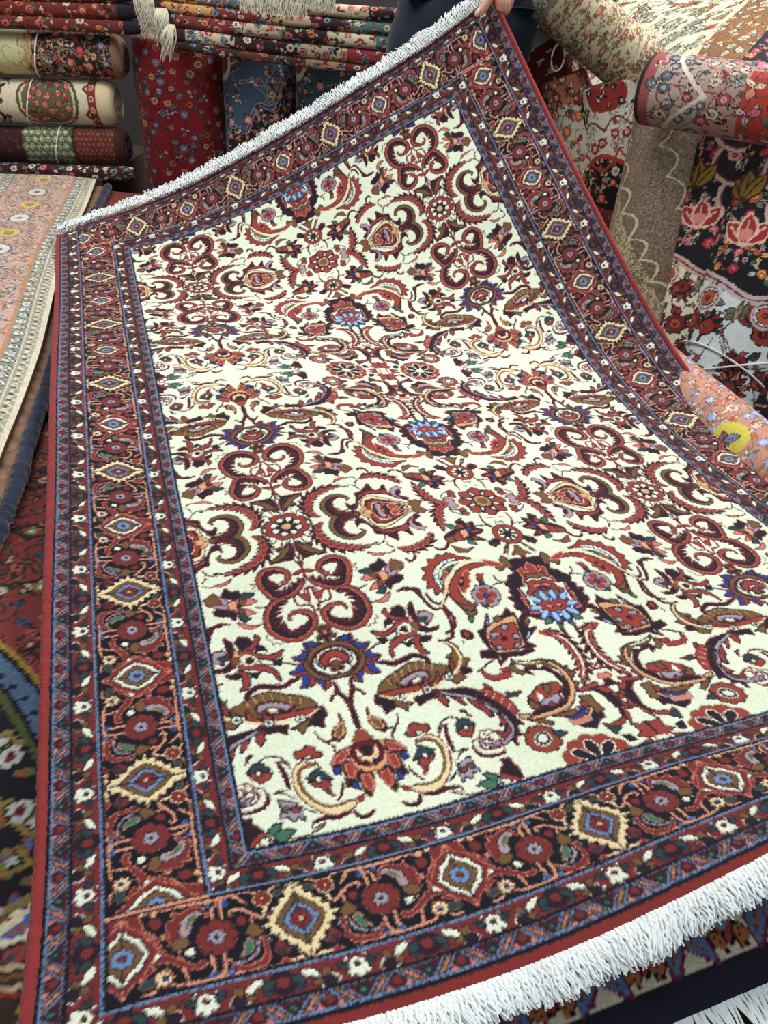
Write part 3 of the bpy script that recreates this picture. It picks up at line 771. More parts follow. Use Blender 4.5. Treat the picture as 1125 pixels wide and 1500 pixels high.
def blue_guard():
    P_=.36; cv=Canvas(0,-.06,P_,.06,R_,PAL['d'])
    for x0 in (-.36,0,.36):
        for k,(xa,sg) in enumerate(((.09,1),(.27,-1))):
            q=np.array([(x0+xa-.05*sg,-.05),(x0+xa+.05*sg,.05)])
            cv.line(q,.060,PAL['v']); cv.line(q,.036,PAL['n']); cv.line(q,.024,PAL['b']); cv.line(q[:1]*.75+q[1:]*.25 if 0 else np.array([q[0]*.75+q[1]*.25,q[0]*.25+q[1]*.75]),.012,PAL['p'])
        for xa,c1,c2 in ((0,'q','n'),(.18,'k','g')):
            th=np.linspace(0,2*np.pi,12,endpoint=False)
            cv.poly(np.stack([x0+xa+.036*np.cos(th),.034*np.sin(th)],-1),PAL['n']); cv.poly(np.stack([x0+xa+.026*np.cos(th),.026*np.sin(th)],-1),PAL[c1])
            if xa: cv.poly(np.stack([x0+xa+.012*np.cos(th),.012*np.sin(th)],-1),PAL['g'])
        cv.poly(np.array([(x0+.035,.045),(x0+.075,.045),(x0+.05,.01)]),PAL['p']); cv.poly(np.array([(x0+.325,.045),(x0+.285,.045),(x0+.31,.01)]),PAL['p'])
    cv.a[:,:3]=PAL['v']; cv.a[:,-3:]=PAL['v']
    return cv.a
cellB=blue_guard(); PAL['r']=PAL_R; OW[0]=.020
def pick(cell,x,y):
    return cell[np.clip((x*R_).astype(int),0,cell.shape[0]-1),np.clip((y*R_).astype(int),0,cell.shape[1]-1)]
def carpet_colour(u,v):
    """u, v in metres over the carpet -> sRGB colour"""
    u=u/S_; v=v/S_; W=CW/S_; L=CL/S_
    c,r0,cv,ct=GG['c'],GG['r0'],GG['cv'],GG['ct']
    left=u<W/2; ou=np.where(left,u-c,W-u-r0)
    bot=v<L/2; vt=L-v-ct
    vt=np.where(vt<-H_,-H_+(vt+H_)*((GG['cv']-H_)/(ct-H_)),vt)   # squeezed outer guards at the far end
    ov=np.where(bot,v-cv,vt)
    a=W/2-u; t=GG['vm']-v
    out=pick(cellF,fold(a,A2),fold(t,T2)).copy()
    def put(m,colr): out[m]=colr[m] if colr.ndim==3 else colr
    d=np.minimum(ou,ov); hor=ov<ou            # which side owns the guards
    al=np.where(hor,u,v)
    # inner guards
    xin=d
    g=pick(cellB,np.mod(al,.36),np.clip(xin-(H_+I1),0,.118)); put((d<FE)&(d>=H_+I1),g)
    rg=pick(cellG,fold(al-np.where(hor,1.642,1.99-.01),.397),(xin-H_-I1/2)*(.094/(I1/2))*.98+.094); put((d<H_+I1)&(d>=H_),rg)
    # outer guards
    dz=(-d-H_)
    rg=pick(cellG,fold(al-np.where(hor,1.636,2.03),.395),-(dz-O1/2)*(.094/(O1/2))*.98+.094); put((dz>0)&(dz<=O1),rg)
    g=pick(cellB,np.mod(al,.36),np.clip((dz-O1)*(.12/O2),0,.119)); put((dz>O1)&(dz<=O1+O2),g)
    put(dz>O1+O2,np.array(PAL['R'],float)); put((dz>O1+O2)&(dz<O1+O2+.03),np.array(PAL['z'],float))
    # main band
    swx=np.where(bot,GG['swB'],GG['swT']); o0=np.where(bot,GG['b0'],GG['t0'])
    th=(u-o0)/swx-1
    colh=pick(cellM,fold(th,1),ov+H_); mh=(np.abs(ov)<=H_)&(ou>=-H_); put(mh,colh)
    tv=(L-ct-GG['x1']-v)   # 0 at the first white medallion
    colv=pick(cellM,1-fold(tv,1),ou+H_); mv=(np.abs(ou)<=H_)&(ov>H_); put(mv,colv)
    # guard lines
    def line(pos,colr,w): put((np.abs(d-pos)<w),np.array(PAL[colr],float))
    line(H_,'z',.020); line(H_+.010,'v',.009)
    line(-H_,'z',.020); line(-H_-.010,'v',.009)
    line(H_+I1,'z',.010); line(FE,'z',.012); line(FE-.018,'v',.008); line(-H_-O1,'z',.012)
    m=(np.abs(ov-H_)<.022)&(ou<H_)&(ou>-H_); put(m,np.array(PAL['z'],float)); m=(np.abs(ov-H_)<.012)&(ou<H_)&(ou>-H_); put(m,np.array(PAL['X'],float))
    return out
PAL['R']=(124,42,40)
def carpet_grid(step):
    nu=int(CW/step)+1; nv=int(CL/step)+1
    return np.linspace(0,CW,nu),np.linspace(0,CL,nv)
root=empty('persian_carpet',(0,1.2,.40),'large cream-field carpet with dark red floral border, its far right corner lifted by a hand','carpet')
us,vs=carpet_grid(.0016)
pos=surf(us,vs); nu,nv=len(us),len(vs)
du=np.gradient(pos,axis=0); dv=np.gradient(pos,axis=1); nrm=np.cross(du,dv); nrm/=np.linalg.norm(nrm,axis=2)[...,None]
rs=np.random.RandomState(3)
col=np.zeros((nu,nv,3))
st=us[1]-us[0]
jit=rs.uniform(-.45,.45,(2,nu,nv))*st
for ax_ in (-.25,.25):
    for ay_ in (-.25,.25):
        U,V=np.meshgrid(us+ax_*st,vs+ay_*st,indexing='ij')
        col+=carpet_colour(np.clip(U+jit[0],0,CW),np.clip(V+jit[1],0,CL))/4
lum=col.mean(2)/255
hgt=.0006*(lum>.6)+rs.uniform(-.00035,.00035,(nu,nv))
col=col*(1+rs.uniform(-.045,.045,(nu,nv,1)))
np.clip(col,0,255,out=col)
top=pos+nrm*hgt[...,None]
ro=np.array([0,1.2,.40])
mesh_obj('pile',(top-ro).reshape(-1,3),grid_faces(nu,nv),M_PILE,root,True,col.reshape(-1,3))
us2,vs2=np.linspace(0,CW,120),np.linspace(0,CL,190); p2=surf(us2,vs2)
n2=np.cross(np.gradient(p2,axis=0),np.gradient(p2,axis=1)); n2/=np.linalg.norm(n2,axis=2)[...,None]
lo=p2-n2*.007
edge=[(i,0) for i in range(120)]+[(119,j) for j in range(1,190)]+[(i,189) for i in range(118,-1,-1)]+[(0,j) for j in range(188,0,-1)]
V2=lo.reshape(-1,3); f2=grid_faces(120,190)[:,::-1]; e_lo=np.array([i*190+j for i,j in edge]); e_up=np.arange(len(edge))+len(V2)
V2=np.vstack([V2,np.array([p2[i,j] for i,j in edge])]); k=np.roll(np.arange(len(edge)),-1)
f2=np.vstack([f2,np.stack([e_lo,e_lo[k],e_up[k],e_up],-1)])
mesh_obj('backing',V2-ro,f2,M_BACK,root)
for uu,nm in ((0,'l'),(CW,'r')):
    vv=np.linspace(0,CL,420); p=surf(np.array([uu]),vv)[0]; nn=surf(np.array([abs(uu-.01)]),vv)[0]; sd=p-nn; sd/=np.linalg.norm(sd,axis=1)[:,None]
    mb=MB(); mb.tube(p+sd*.002-ro+np.array([0,0,-.0015]),.0056+.0004*np.sin(vv*900)+.0003*rs.randn(420),10); tag(mb.build('selvage',M_SELV,root),'red wool overcast side edge')
def fringe(v0,sgn,length,n,name,droop,curl,m,w=.0011):
    mb=MB(); u=np.linspace(.004,CW-.004,n)
    e=surf(u,np.array([v0]))[:,0]; i_=surf(u,np.array([v0-sgn*.02]))[:,0]; d=e-i_; d/=np.linalg.norm(d,axis=1)[:,None]
    tg=np.gradient(e,axis=0); tg/=np.linalg.norm(tg,axis=1)[:,None]
    nn=np.cross(tg,d)*(1 if sgn<0 else -1)
    nn*=np.sign(nn[:,2:3]+1e-6)
    for k in range(n):
        r=random.Random(k*7+1); c=math.sin(u[k]*75)+.7*math.sin(u[k]*31+1); L=length*(.86+.1*c*.5+.14*r.random()); lean=.14*math.sin(u[k]*23)+.10*math.sin(u[k]*61+2)+r.uniform(-.06,.06)*(1 if v0<1 else 2)
        t=np.linspace(0,1,7)[:,None]; z0=r.uniform(-.003,.004)
        q=e[k]+d[k]*(t*L)+tg[k]*(lean*L*t**1.5+.0018*np.sin(t*9+k))+nn[k]*(curl*np.sin(t*2.6+r.random())*L+z0*t)-np.array([0,0,1])*(droop*L*t**2)
        q[:,2]=np.maximum(q[:,2],.479+r.uniform(0,.006)) if v0<1 else q[:,2]
        mb.tube(q-ro,w*np.array([1.3,1.15,1,1,1,.9,.7]),4,False)
    return mb.build(name,m,root)
fringe(0.004,-1,.031,1900,'fringe',.25,.06,M_FRINGE,.0012)
fringe(CL,1,.040,1300,'fringe',.10,.35,M_FRINGE,.0012)
# ------------------------------------------------------------------ textures for the other rugs (painted per vertex)
def hexc(*a): return [tuple(x) for x in a]
RED=(150,44,44); DRED=(92,24,32); NAVY=(28,28,44); CREAM=(222,210,182); PINK=(206,122,122); ROSE=(176,60,76); ORG=(196,104,66); GOLD=(196,160,70)
GRN=(84,104,74); LGRN=(150,166,130); BLU=(84,110,134); LBL=(150,170,190); BRN=(104,72,50); BLK=(26,20,24); GRY=(150,142,140); WHT=(226,220,206); TAN=(186,150,112)
class Tex:
    def __init__(S,w,h,bg,R=430,seed=1): S.c=Canvas(0,0,w,h,R,bg); S.w=w; S.h=h; S.R=R; S.r=random.Random(seed); S.c.a[:]=bg
    def rect(S,x0,y0,x1,y1,c): S.c.poly(np.array([(x0,y0),(x1,y0),(x1,y1),(x0,y1)],float),c)
    def disc(S,x,y,r,c,k=12,ry=None):
        th=np.linspace(0,2*np.pi,k,endpoint=False); S.c.poly(np.stack([x+r*np.cos(th),y+(ry or r)*np.sin(th)],-1),c)
    def flower(S,x,y,r,c1,c2,ol=BLK,n=7):
        a0=S.r.random()*6
        for k in range(n):
            a=a0+6.283*k/n; S.disc(x+.62*r*math.cos(a),y+.62*r*math.sin(a),r*.46,ol,8)
        for k in range(n):
            a=a0+6.283*k/n; S.disc(x+.6*r*math.cos(a),y+.6*r*math.sin(a),r*.34,c1,8)
        S.disc(x,y,r*.42,c2,8); S.disc(x,y,r*.2,ol,6); S.disc(x,y,r*.12,c1,6)
    def rose(S,x,y,r,c1,c2):
        S.disc(x,y,r*1.06,BLK); S.disc(x,y,r*.95,c1)
        for k in range(5):
            a=S.r.random()*6.28; S.c.line(smooth(np.array([(x+r*q*math.cos(a+w),y+r*q*math.sin(a+w)) for q,w in ((.8,0),(.62,.5),(.45,1.1),(.2,1.8))]),4),r*.16,c2)
    def leaf(S,x,y,l,a,c,ol=BLK,w=.28):
        u=np.array([math.cos(a),math.sin(a)]); v=np.array([-u[1],u[0]]); p=np.array([x,y])
        q=np.array([p+u*l*f+v*l*w*g for f,g in ((0,0),(.25,.6),(.5,.95),(.75,.7),(1,0),(.75,-.5),(.5,-.75),(.25,-.5))])
        if ol is not None: S.c.line(np.vstack([q,q[:1]]),l*.14,ol)
        S.c.poly(q,c); S.c.line(np.array([p,p+u*l*.8]),l*.06,ol if ol is not None else c)
    def vine(S,x,y,l,c,w=.003):
        a=S.r.random()*6.28; p=[(x,y)]
        for k in range(9): a+=S.r.uniform(-.9,.9)+.35; x+=l*math.cos(a); y+=l*math.sin(a); p.append((x,y))
        S.c.line(smooth(np.array(p),4),w,c)
    def palmette(S,x,y,r,a,c1,c2,c3,ol=BLK):
        for k in range(-4,5):
            b=a+k*.42; S.leaf(x,y,r*(1.0-.05*abs(k)),b,c1 if k%2 else c2,ol,.16)
        S.disc(x,y,r*.5,ol); S.disc(x,y,r*.42,c3); S.disc(x+.1*r*math.cos(a),y+.1*r*math.sin(a),r*.22,c1); S.disc(x,y,r*.1,ol)
    def scatter(S,x0,y0,x1,y1,den,sc,cols,vine=None,leafs=(GRN,),ol=BLK,big=0):
        A=(x1-x0)*(y1-y0); n=int(A*den); r=S.r
        if vine is not None:
            for _ in range(n//2): S.vine(r.uniform(x0,x1),r.uniform(y0,y1),sc*.9,vine,max(.0028,sc*.10))
        pts=[]
        for _ in range(n*6):
            x,y=r.uniform(x0,x1),r.uniform(y0,y1)
            if all((x-a)**2+(y-b)**2>(sc*1.7)**2 for a,b in pts): pts.append((x,y))
            if len(pts)>=n: break
        for i,(x,y) in enumerate(pts):
            c=cols[r.randrange(len(cols))]; k=r.random()
            for _ in range(r.randrange(1,4)): a=r.random()*6.28; S.leaf(x+sc*.6*math.cos(a),y+sc*.6*math.sin(a),sc*r.uniform(.6,1.1),a,leafs[r.randrange(len(leafs))],ol)
            if k<.4: S.flower(x,y,sc*r.uniform(.6,.95),c[0],c[1],ol)
            elif k<.65: S.rose(x,y,sc*r.uniform(.5,.8),c[0],c[1])
            elif k<.65+big: S.palmette(x,y,sc*1.3,r.random()*6.28,c[0],c[1],c[0],ol)
            else:
                a=r.random()*6.28; S.leaf(x,y,sc*1.2,a,c[0],ol,.35); S.leaf(x,y,sc*1.0,a+2.2,c[1],ol,.3); S.leaf(x,y,sc*1.0,a-2.2,c[1],ol,.3)
    def lattice(S,x0,y0,x1,y1,p,c1,c2,ol):
        nx=int((x1-x0)/p)+1; ny=int((y1-y0)/p)+1
        for i in range(nx):
            for j in range(ny):
                x=x0+i*p+(p/2 if j%2 else 0); y=y0+j*p
                if x>x1: continue
                S.c.line(np.array([(x-p*.5,y),(x,y+p*.5),(x+p*.5,y),(x,y-p*.5),(x-p*.5,y)]),p*.1,ol); S.disc(x,y,p*.26,c1,8); S.disc(x,y,p*.12,c2,6)
    def rosettes(S,x0,x1,y,r,c1,c2,step,vert=False):
        t=x0
        while t<x1:
            if vert: S.flower(y,t,r,c1,c2)
            else: S.flower(t,y,r,c1,c2)
            t+=step
    def scallop(S,x0,y0,x1,y1,n,depth,c,w):
        p=np.array([x0,y0]); q=np.array([x1,y1]); d=q-p; L=np.hypot(*d); nn=np.array([-d[1],d[0]])/L; out=[]
        for k in range(n*8+1):
            t=k/(n*8); out.append(p+d*t+nn*depth*abs(math.sin(math.pi*t*n)))
        S.c.line(np.array(out),w,c)
    def sample(S,x,y):
        return S.c.a[np.clip((x*S.R).astype(int),0,S.c.w-1),np.clip((y*S.R).astype(int),0,S.c.h-1)]
def frame(p0,p1,toward):
    p0=np.array(p0,float); p1=np.array(p1,float); ax=p1-p0; L=np.linalg.norm(ax); ax/=L
    e1=np.array(toward,float)-(p0+p1)/2; e1-=ax*(e1@ax); e1/=np.linalg.norm(e1); return p0,p1,ax,L,e1,np.cross(ax,e1)
def rolled(name,p0,p1,r,tex,label,cat='rolled carpet',group=None,flat=1.0,cap=(120,90,72),ties=(),step=.0026,seed=0,capends=(1,1),power=2.0,bend=0.0,endw=.012,endk=.08,capdark=.28):
    """rolled (or folded) carpet from p0 to p1; texture x runs along the axis, y around it (middle faces the camera)"""
    cam_=np.array([0,0,ZC]); p0,p1,ax,L,e1,e2=frame(p0,p1,cam_)
    if flat!=1.0:   # flattened vertically: use world axes
        e2=np.array([0,0,1.]); e2-=ax*(e2@ax); e2/=np.linalg.norm(e2); e1=np.cross(e2,ax); 
        if e1@(cam_-p0)<0: e1=-e1
    rt=empty(name,tuple(p0),label,cat,group)
    n=max(24,int(2*np.pi*r/step)); m=max(8,int(L/step)); r_=np.random.RandomState(seed+5)
    th=np.linspace(-np.pi,np.pi,n+1); x=np.linspace(0,L,m)
    ce,se=np.cos(th),np.sin(th)
    rr=1/(np.abs(ce)**power+np.abs(se)**power)**(1/power)
    wob=1+.012*np.sin(3*th+seed)[:,None]+.010*np.sin(x*9+seed)[None,:]+.008*np.sin(2*th[:,None]+x[None,:]*14)
    rad=r*rr[:,None]*wob
    endr=1-endk+endk*np.sqrt(1-(1-np.clip(np.minimum(x,L-x)/endw,0,1))**2)
    rad=rad*endr[None,:]
    cen=p0+ax*x[:,None]-np.array([0,0,1])*bend*(np.sin(np.pi*x/L))[:,None]
    P_=cen[None]+(rad*ce[:,None])[...,None]*e1+(rad*se[:,None]*flat)[...,None]*e2-p0
    circ=2*np.pi*r
    X,Y=np.meshgrid(x/L*tex.w,(th+np.pi)/(2*np.pi)*tex.h,indexing='xy')
    c=tex.sample(X,Y)*(1+r_.uniform(-.06,.06,X.shape)[...,None])
    mesh_obj('pile',P_.reshape(-1,3),grid_faces(n+1,m),M_RUG,rt,True,np.clip(c,0,255).reshape(-1,3))
    for end,k in ((0,0),(1,m-1)):
        if not capends[end]: continue
        ring=P_[:-1,k]; c0=ring.mean(0); nr=14; sgn=-1 if end==0 else 1
        fr=np.linspace(1,0.02,nr); VV=[];CC=[]
        for f in fr:
            t_=th[:-1]; sp=((f*nr*.42+t_/(2*np.pi))%1); dep=.006*np.sin(sp*2*np.pi)
            VV.append(c0+(ring-c0)*f+ax*sgn*(dep[:,None]-.004*(1-f)))
            base=np.array(cap,float)[None]*np.where(sp<.25,capdark,1.0)[:,None]; CC.append(np.clip(base,0,255))
        VV=np.array(VV); CC=np.array(CC); F_=grid_faces(nr,n); 
        last=np.stack([np.arange(nr-1)*n+n-1,(np.arange(nr-1)+1)*n+n-1,(np.arange(nr-1)+1)*n,np.arange(nr-1)*n],-1)
        mesh_obj('rolled_end',VV.reshape(-1,3),np.vstack([F_,last]),M_RUG,rt,True,CC.reshape(-1,3))
    for tx,tilt in ties:
        mb=MB(); t_=np.linspace(0,2*np.pi,40); q=[]
        for a in t_:
            f=1/(abs(math.cos(a))**power+abs(math.sin(a))**power)**(1/power)
            q.append(ax*(tx*L+tilt*r*math.cos(a+1.2))+e1*math.cos(a)*(r*1.03*f+.002)+e2*math.sin(a)*(r*1.03*f+.002)*flat)
        mb.tube(np.array(q),.0026,6); tag(mb.build('tie_string',M_STRING,rt),'white plastic tie string')
    return rt
def tassels(rt,base,p,q,direction,n,length,m,name='fringe',w=.0014,seed=1,floor=None):
    r=random.Random(seed); mb=MB(); p=np.array(p,float);q=np.array(q,float); d=np.array(direction,float); d/=np.linalg.norm(d); sd=(q-p); sd/=np.linalg.norm(sd)+1e-9
    for k in range(n):
        a=p+(q-p)*(k+r.random())/n; L=length*r.uniform(.75,1.1); le=r.uniform(-.2,.2)+.25*math.sin(k*.35); t=np.linspace(0,1,7)[:,None]
        z=a+d*L*t+sd*(le*L*t**1.4)+np.array([0,0,-1])*L*.25*t**2+np.array([r.uniform(-1,1),r.uniform(-1,1),r.uniform(-.3,.6)])*.006*np.sin(t*3)
        if floor is not None: z[:,2]=np.maximum(z[:,2],floor+r.uniform(0,.004))
        mb.tube(z-np.array(base),w*np.array([1.2,1,1,1,.9,.8,.4]),4,False)
    return mb.build(name,m,rt)
# ------------------------------------------------------------------ flat rugs around the main carpet
def sheet(name,P_,colr,label,cat,thick=.008,group=None,matr=None):
    """curved rug from a grid of top points P_[i,j] and colours; returns its root"""
    b=P_.reshape(-1,3).mean(0); rt=empty(name,tuple(b),label,cat,group)
    nu,nv=P_.shape[:2]; mesh_obj('pile',(P_-b).reshape(-1,3),fix_up(P_,grid_faces(nu,nv)),matr or M_RUG,rt,True,colr.reshape(-1,3))
    s=max(1,nu//60),max(1,nv//60); ii=np.unique(np.r_[np.arange(0,nu,s[0]),nu-1]); jj=np.unique(np.r_[np.arange(0,nv,s[1]),nv-1])
    Q=P_[np.ix_(ii,jj)]-np.array([0,0,thick]); a,c=Q.shape[:2]; E=[(i,0) for i in range(a)]+[(a-1,j) for j in range(1,c)]+[(i,c-1) for i in range(a-2,-1,-1)]+[(0,j) for j in range(c-2,0,-1)]
    V_=Q.reshape(-1,3); lo_=np.array([i*c+j for i,j in E]); V_=np.vstack([V_,np.array([Q[i,j]+np.array([0,0,thick]) for i,j in E])]); up=np.arange(len(E))+a*c; k=np.roll(np.arange(len(E)),-1)
    mesh_obj('backing',V_-b,np.vstack([grid_faces(a,c)[:,::-1],np.stack([lo_,lo_[k],up[k],up],-1)]),M_BACK,rt)
    return rt,b
def fix_up(P_,F):
    n=np.cross(P_[1,0]-P_[0,0],P_[0,1]-P_[0,0]); return F if n[2]>0 else F[:,::-1]
_gx=np.floor(pos[...,0]*50).astype(int)+80; _gy=np.floor(pos[...,1]*50).astype(int)+20; ZM=np.full((220,220),9.); np.minimum.at(ZM,(_gx.ravel(),_gy.ravel()),pos[...,2].ravel())
def under(P_,z):
    gx=np.clip(np.floor(P_[...,0]*50).astype(int)+80,1,218); gy=np.clip(np.floor(P_[...,1]*50).astype(int)+20,1,218)
    m=np.full(P_.shape[:2],9.)
    for a in (-1,0,1):
        for b in (-1,0,1): m=np.minimum(m,ZM[gx+a,gy+b])
    out=np.minimum(z,m-.016)
    for _ in range(14):
        sm=out.copy(); sm[1:-1,1:-1]=(out[:-2,1:-1]+out[2:,1:-1]+out[1:-1,:-2]+out[1:-1,2:])/4; out=np.minimum(sm,m-.010)
    return out
def polyline_at(pts,n):
    p=np.array(pts,float); p=smooth(p,8); d=np.r_[0,np.cumsum(np.linalg.norm(np.diff(p,axis=0),axis=1))]; t=np.linspace(0,d[-1],n)
    return np.stack([np.interp(t,d,p[:,k]) for k in range(p.shape[1])],-1),d[-1]
# left under-rug: brick red ground, blue medallion edge, black ground with rosettes, cream band
tx=Tex(1.75,2.75,(118,50,46),R=430,seed=11)   # x: world x+1.15, y: world y
tx.scatter(.3,.6,.85,2.75,1300,.011,[((130,74,50),(60,40,30)),((60,72,96),(30,40,60)),((150,110,60),(60,40,30)),((160,150,130),(110,50,40)),((146,74,66),(60,30,40))],vine=(40,34,36),leafs=((70,84,60),(40,46,60)),ol=(40,22,26))
for q in range(60):
    x=.05+.06*(q%12)*2+(.06 if (q//12)%2 else 0); y=.62+.11*(q//12)
    tx.c.line(np.array([(x-.03,y),(x,y+.016),(x+.03,y),(x,y-.016),(x-.03,y)]),.005,(40,26,28)); tx.disc(x,y,.010,(110,110,70),8,.007); tx.disc(x,y,.004,(200,196,160),6)
# lobed medallion edge and its black ground
cxm,cym=.40,.10
th=np.linspace(0,2*np.pi,90)
def lobe(R,amp=.02): return np.stack([cxm+(R+amp*np.abs(np.sin(4*th)))*np.cos(th),cym+(R+amp*np.abs(np.sin(4*th)))*np.sin(th)],-1)
tx.c.poly(lobe(.600,.012),(150,120,50)); tx.c.poly(lobe(.594,.012),BLK); tx.c.poly(lobe(.588,.012),(76,98,124)); 
for a in np.linspace(0,6.28,150): tx.disc(cxm+.578*math.cos(a),cym+.578*math.sin(a),.005,NAVY,6)
tx.c.poly(lobe(.566,.012),BLK); tx.c.poly(lobe(.560,.012),(74,80,46)); tx.c.poly(lobe(.552,.012),(24,20,30))
rr_=tx.r
for _ in range(420):
    a=rr_.uniform(.1,1.15); q=rr_.uniform(.26,.54); x=cxm+q*math.cos(a); y=cym+q*math.sin(a); k=rr_.random()
    if k<.25: tx.flower(x,y,.014,(176,176,170),(110,34,46),n=8)
    elif k<.55: tx.c.line(np.array([(x-.018,y),(x,y+.013),(x+.018,y),(x,y-.013),(x-.018,y)]),.006,(130,112,60)); tx.disc(x,y,.005,(170,180,160))
    elif k<.8: tx.leaf(x,y,.022,rr_.random()*6.28,(150,80,60),(90,90,50))
    else: tx.leaf(x,y,.018,rr_.random()*6.28,(80,90,130),(120,60,50))
def wpoly(pp,c): tx.c.poly(np.array([atz(a,b,.40)[:2]+np.array([1.15,0]) for a,b in pp]),c)
wpoly([(-60,1370),(70,1312),(75,1700),(-60,1700)],(60,44,36)); wpoly([(-60,1372),(70,1314),(70,1372),(-60,1400)],CREAM); wpoly([(-10,1378),(30,1350),(58,1322),(60,1345),(30,1372)],(86,98,160)); wpoly([(10,1366),(34,1350),(40,1358),(20,1370)],(150,90,80)); wpoly([(-10,1350),(14,1338),(20,1346),(-10,1362)],(120,80,50))
for a,b in ((18,1402),(44,1392)): q=atz(a,b,.40); tx.flower(q[0]+1.15,q[1],.010,(150,66,60),(60,70,80))
wpoly([(-60,1425),(60,1408),(60,1414),(-60,1433)],(190,170,130)); wpoly([(-60,1440),(60,1424),(60,1428),(-60,1445)],(130,84,50)); wpoly([(-60,1452),(60,1440),(60,1445),(-60,1458)],(190,170,130)); wpoly([(-60,1462),(60,1450),(60,1455),(-60,1468)],(150,50,48))
tx.scatter(.62,.10,1.0,.255,900,.010,[((170,140,50),(60,60,40)),((150,50,50),(40,60,70)),((120,150,170),(60,60,60))])
xs=np.linspace(-1.15,-.0,360); ys=np.linspace(.10,2.62,700); X,Y=np.meshgrid(xs,ys,indexing='ij')
cl=tx.sample(X+1.15,Y)*(1+rs.uniform(-.1,.1,X.shape)[...,None]); far=np.clip((Y-1.9)/.3,0,1)[...,None]; cl=np.clip(cl,0,255)
sheet('floor_carpet',np.stack([X,Y,np.full_like(X,.400)],-1),cl,'brick red and black floral carpet lying flat under the left edge of the cream carpet','carpet')
# right under-rug: cream band with blue lilies, navy end strip, white fringe
e0=atz(985,1500,.472); e1_=atz(1125,1440,.472); eu=atz(1000,1431,.472); dd=(e1_-e0); dd/=np.linalg.norm(dd); nn_=np.array([-dd[1],dd[0],0])   # nn_ points away from the camera
L_=1.05; a0=e0-dd*.16; nw=float((eu-e0)@nn_)
tx=Tex(L_,.95,(120,44,42),R=420,seed=5)
tx.rect(0,0,L_,nw,NAVY); tx.rect(0,nw,L_,nw+.072,CREAM); tx.rect(0,nw+.072,L_,nw+.08,(60,40,40)); oy=nw-.042
x=.035; i=0
while x<L_:
    if i%2==0:
        for sg in (-1,1): tx.leaf(x,oy+.078,.040,-1.57+sg*.55,(92,124,164),(112,40,70),.24); tx.leaf(x+sg*.004,oy+.068,.02,-1.57+sg*.55,(150,100,90),None,.18)
    else:
        tx.leaf(x,oy+.086,.036,-1.57,(166,66,56),BLK,.34); tx.disc(x,oy+.070,.008,(110,160,190),8); tx.leaf(x-.016,oy+.064,.02,-1.1,(176,110,70),BLK,.4); tx.leaf(x+.016,oy+.064,.02,-2.0,(176,110,70),BLK,.4); tx.disc(x-.012,oy+.07,.004,LGRN,6); tx.disc(x+.012,oy+.07,.004,LGRN,6)
    x+=.042; i+=1
tx.scatter(0,nw+.085,L_,.95,500,.016,[(RED,GOLD),(LBL,NAVY),(CREAM,RED)],vine=TAN)
xs=np.linspace(0,L_,420); ys=np.linspace(0,.55,250); X,Y=np.meshgrid(xs,ys,indexing='ij')
cl=np.clip(tx.sample(X,Y)*(1+rs.uniform(-.07,.07,X.shape)[...,None]),0,255)
PP_=a0+dd*X[...,None]+nn_*Y[...,None]; PP_[...,2]=.472; PP_[...,2]=under(PP_,.472)
rt,b=sheet('floor_carpet',PP_,cl,'carpet with navy end strip and cream band of blue lilies, under the near fringe','carpet')
tassels(rt,b,a0,a0+dd*L_,-nn_,620,.085,M_FRINGE,w=.0012,seed=4,floor=.40)
# pastel carpet over a brown quilted mat on the left
edge_pts=[(-1.03,2.60),(-.959,2.318),(-.885,1.996),(-.799,1.701),(-.697,1.371),(-.640,1.15),(-.604,.995),(-.536,.733),(-.46,.45)]
EP,EL_=polyline_at(edge_pts,560)
tx=Tex(EL_,.72,(176,132,110),R=450,seed=21)
PW_=(196,176,158); 
tx.scatter(0,.34,EL_,.72,900,.011,[((176,84,66),(90,80,60)),((120,130,120),(200,180,150))],vine=(150,96,74),leafs=((120,120,84),),ol=(110,70,60))
for a,b_,c in ((0,.012,(206,198,176)),(.012,.030,(150,148,128)),(.030,.034,(210,200,180)),(.034,.062,(132,140,130)),(.062,.066,(190,130,96)),(.066,.235,(188,160,142)),(.235,.239,(190,130,96)),(.239,.268,(132,140,130)),(.268,.272,(214,206,182)),(.272,.300,(166,158,140)),(.300,.306,(214,206,182)),(.306,.34,(150,150,136))): tx.rect(0,a,EL_,b_,c)
t_=0; i=0
while t_<EL_:
    tx.c.line(np.array([(t_,.026),(t_+.011,.014),(t_+.022,.026)]),.005,(206,196,170)); tx.disc(t_+.011,.022,.005,(90,84,96),6)
    t_+=.022
for yy in (.048,.253,.286,.322):
    tx.rosettes(.01,EL_,yy,.011,(208,204,190),(120,80,80),.030)
tx.scatter(0,.075,EL_,.228,1700,.011,[((160,120,150),(210,190,200)),((190,146,130),(214,200,184)),((134,144,160),(204,200,194)),((180,124,104),(210,186,160)),((176,168,150),(130,120,110))],vine=(170,110,80),leafs=((120,140,110),(150,160,140)),ol=(120,90,84))
t_=.06; i=0
while t_<EL_:
    if i%2: tx.disc(t_,.15,.040,(110,110,100),20,.030); tx.disc(t_,.15,.035,(206,206,200),20,.025); tx.disc(t_,.15,.010,(150,90,90),8)
    else: tx.disc(t_,.15,.030,(196,180,84),16,.024); tx.disc(t_,.15,.018,(110,110,110),10,.014); tx.disc(t_,.15,.012,(190,120,110),10)
    t_+=.135; i+=1
wd=np.linspace(0,.72,240); tg=np.gradient(EP,axis=0); tg/=np.linalg.norm(tg,axis=1)[:,None]; ln_=np.stack([tg[:,1],-tg[:,0]],-1); ln_*=np.sign(-ln_[:,:1])
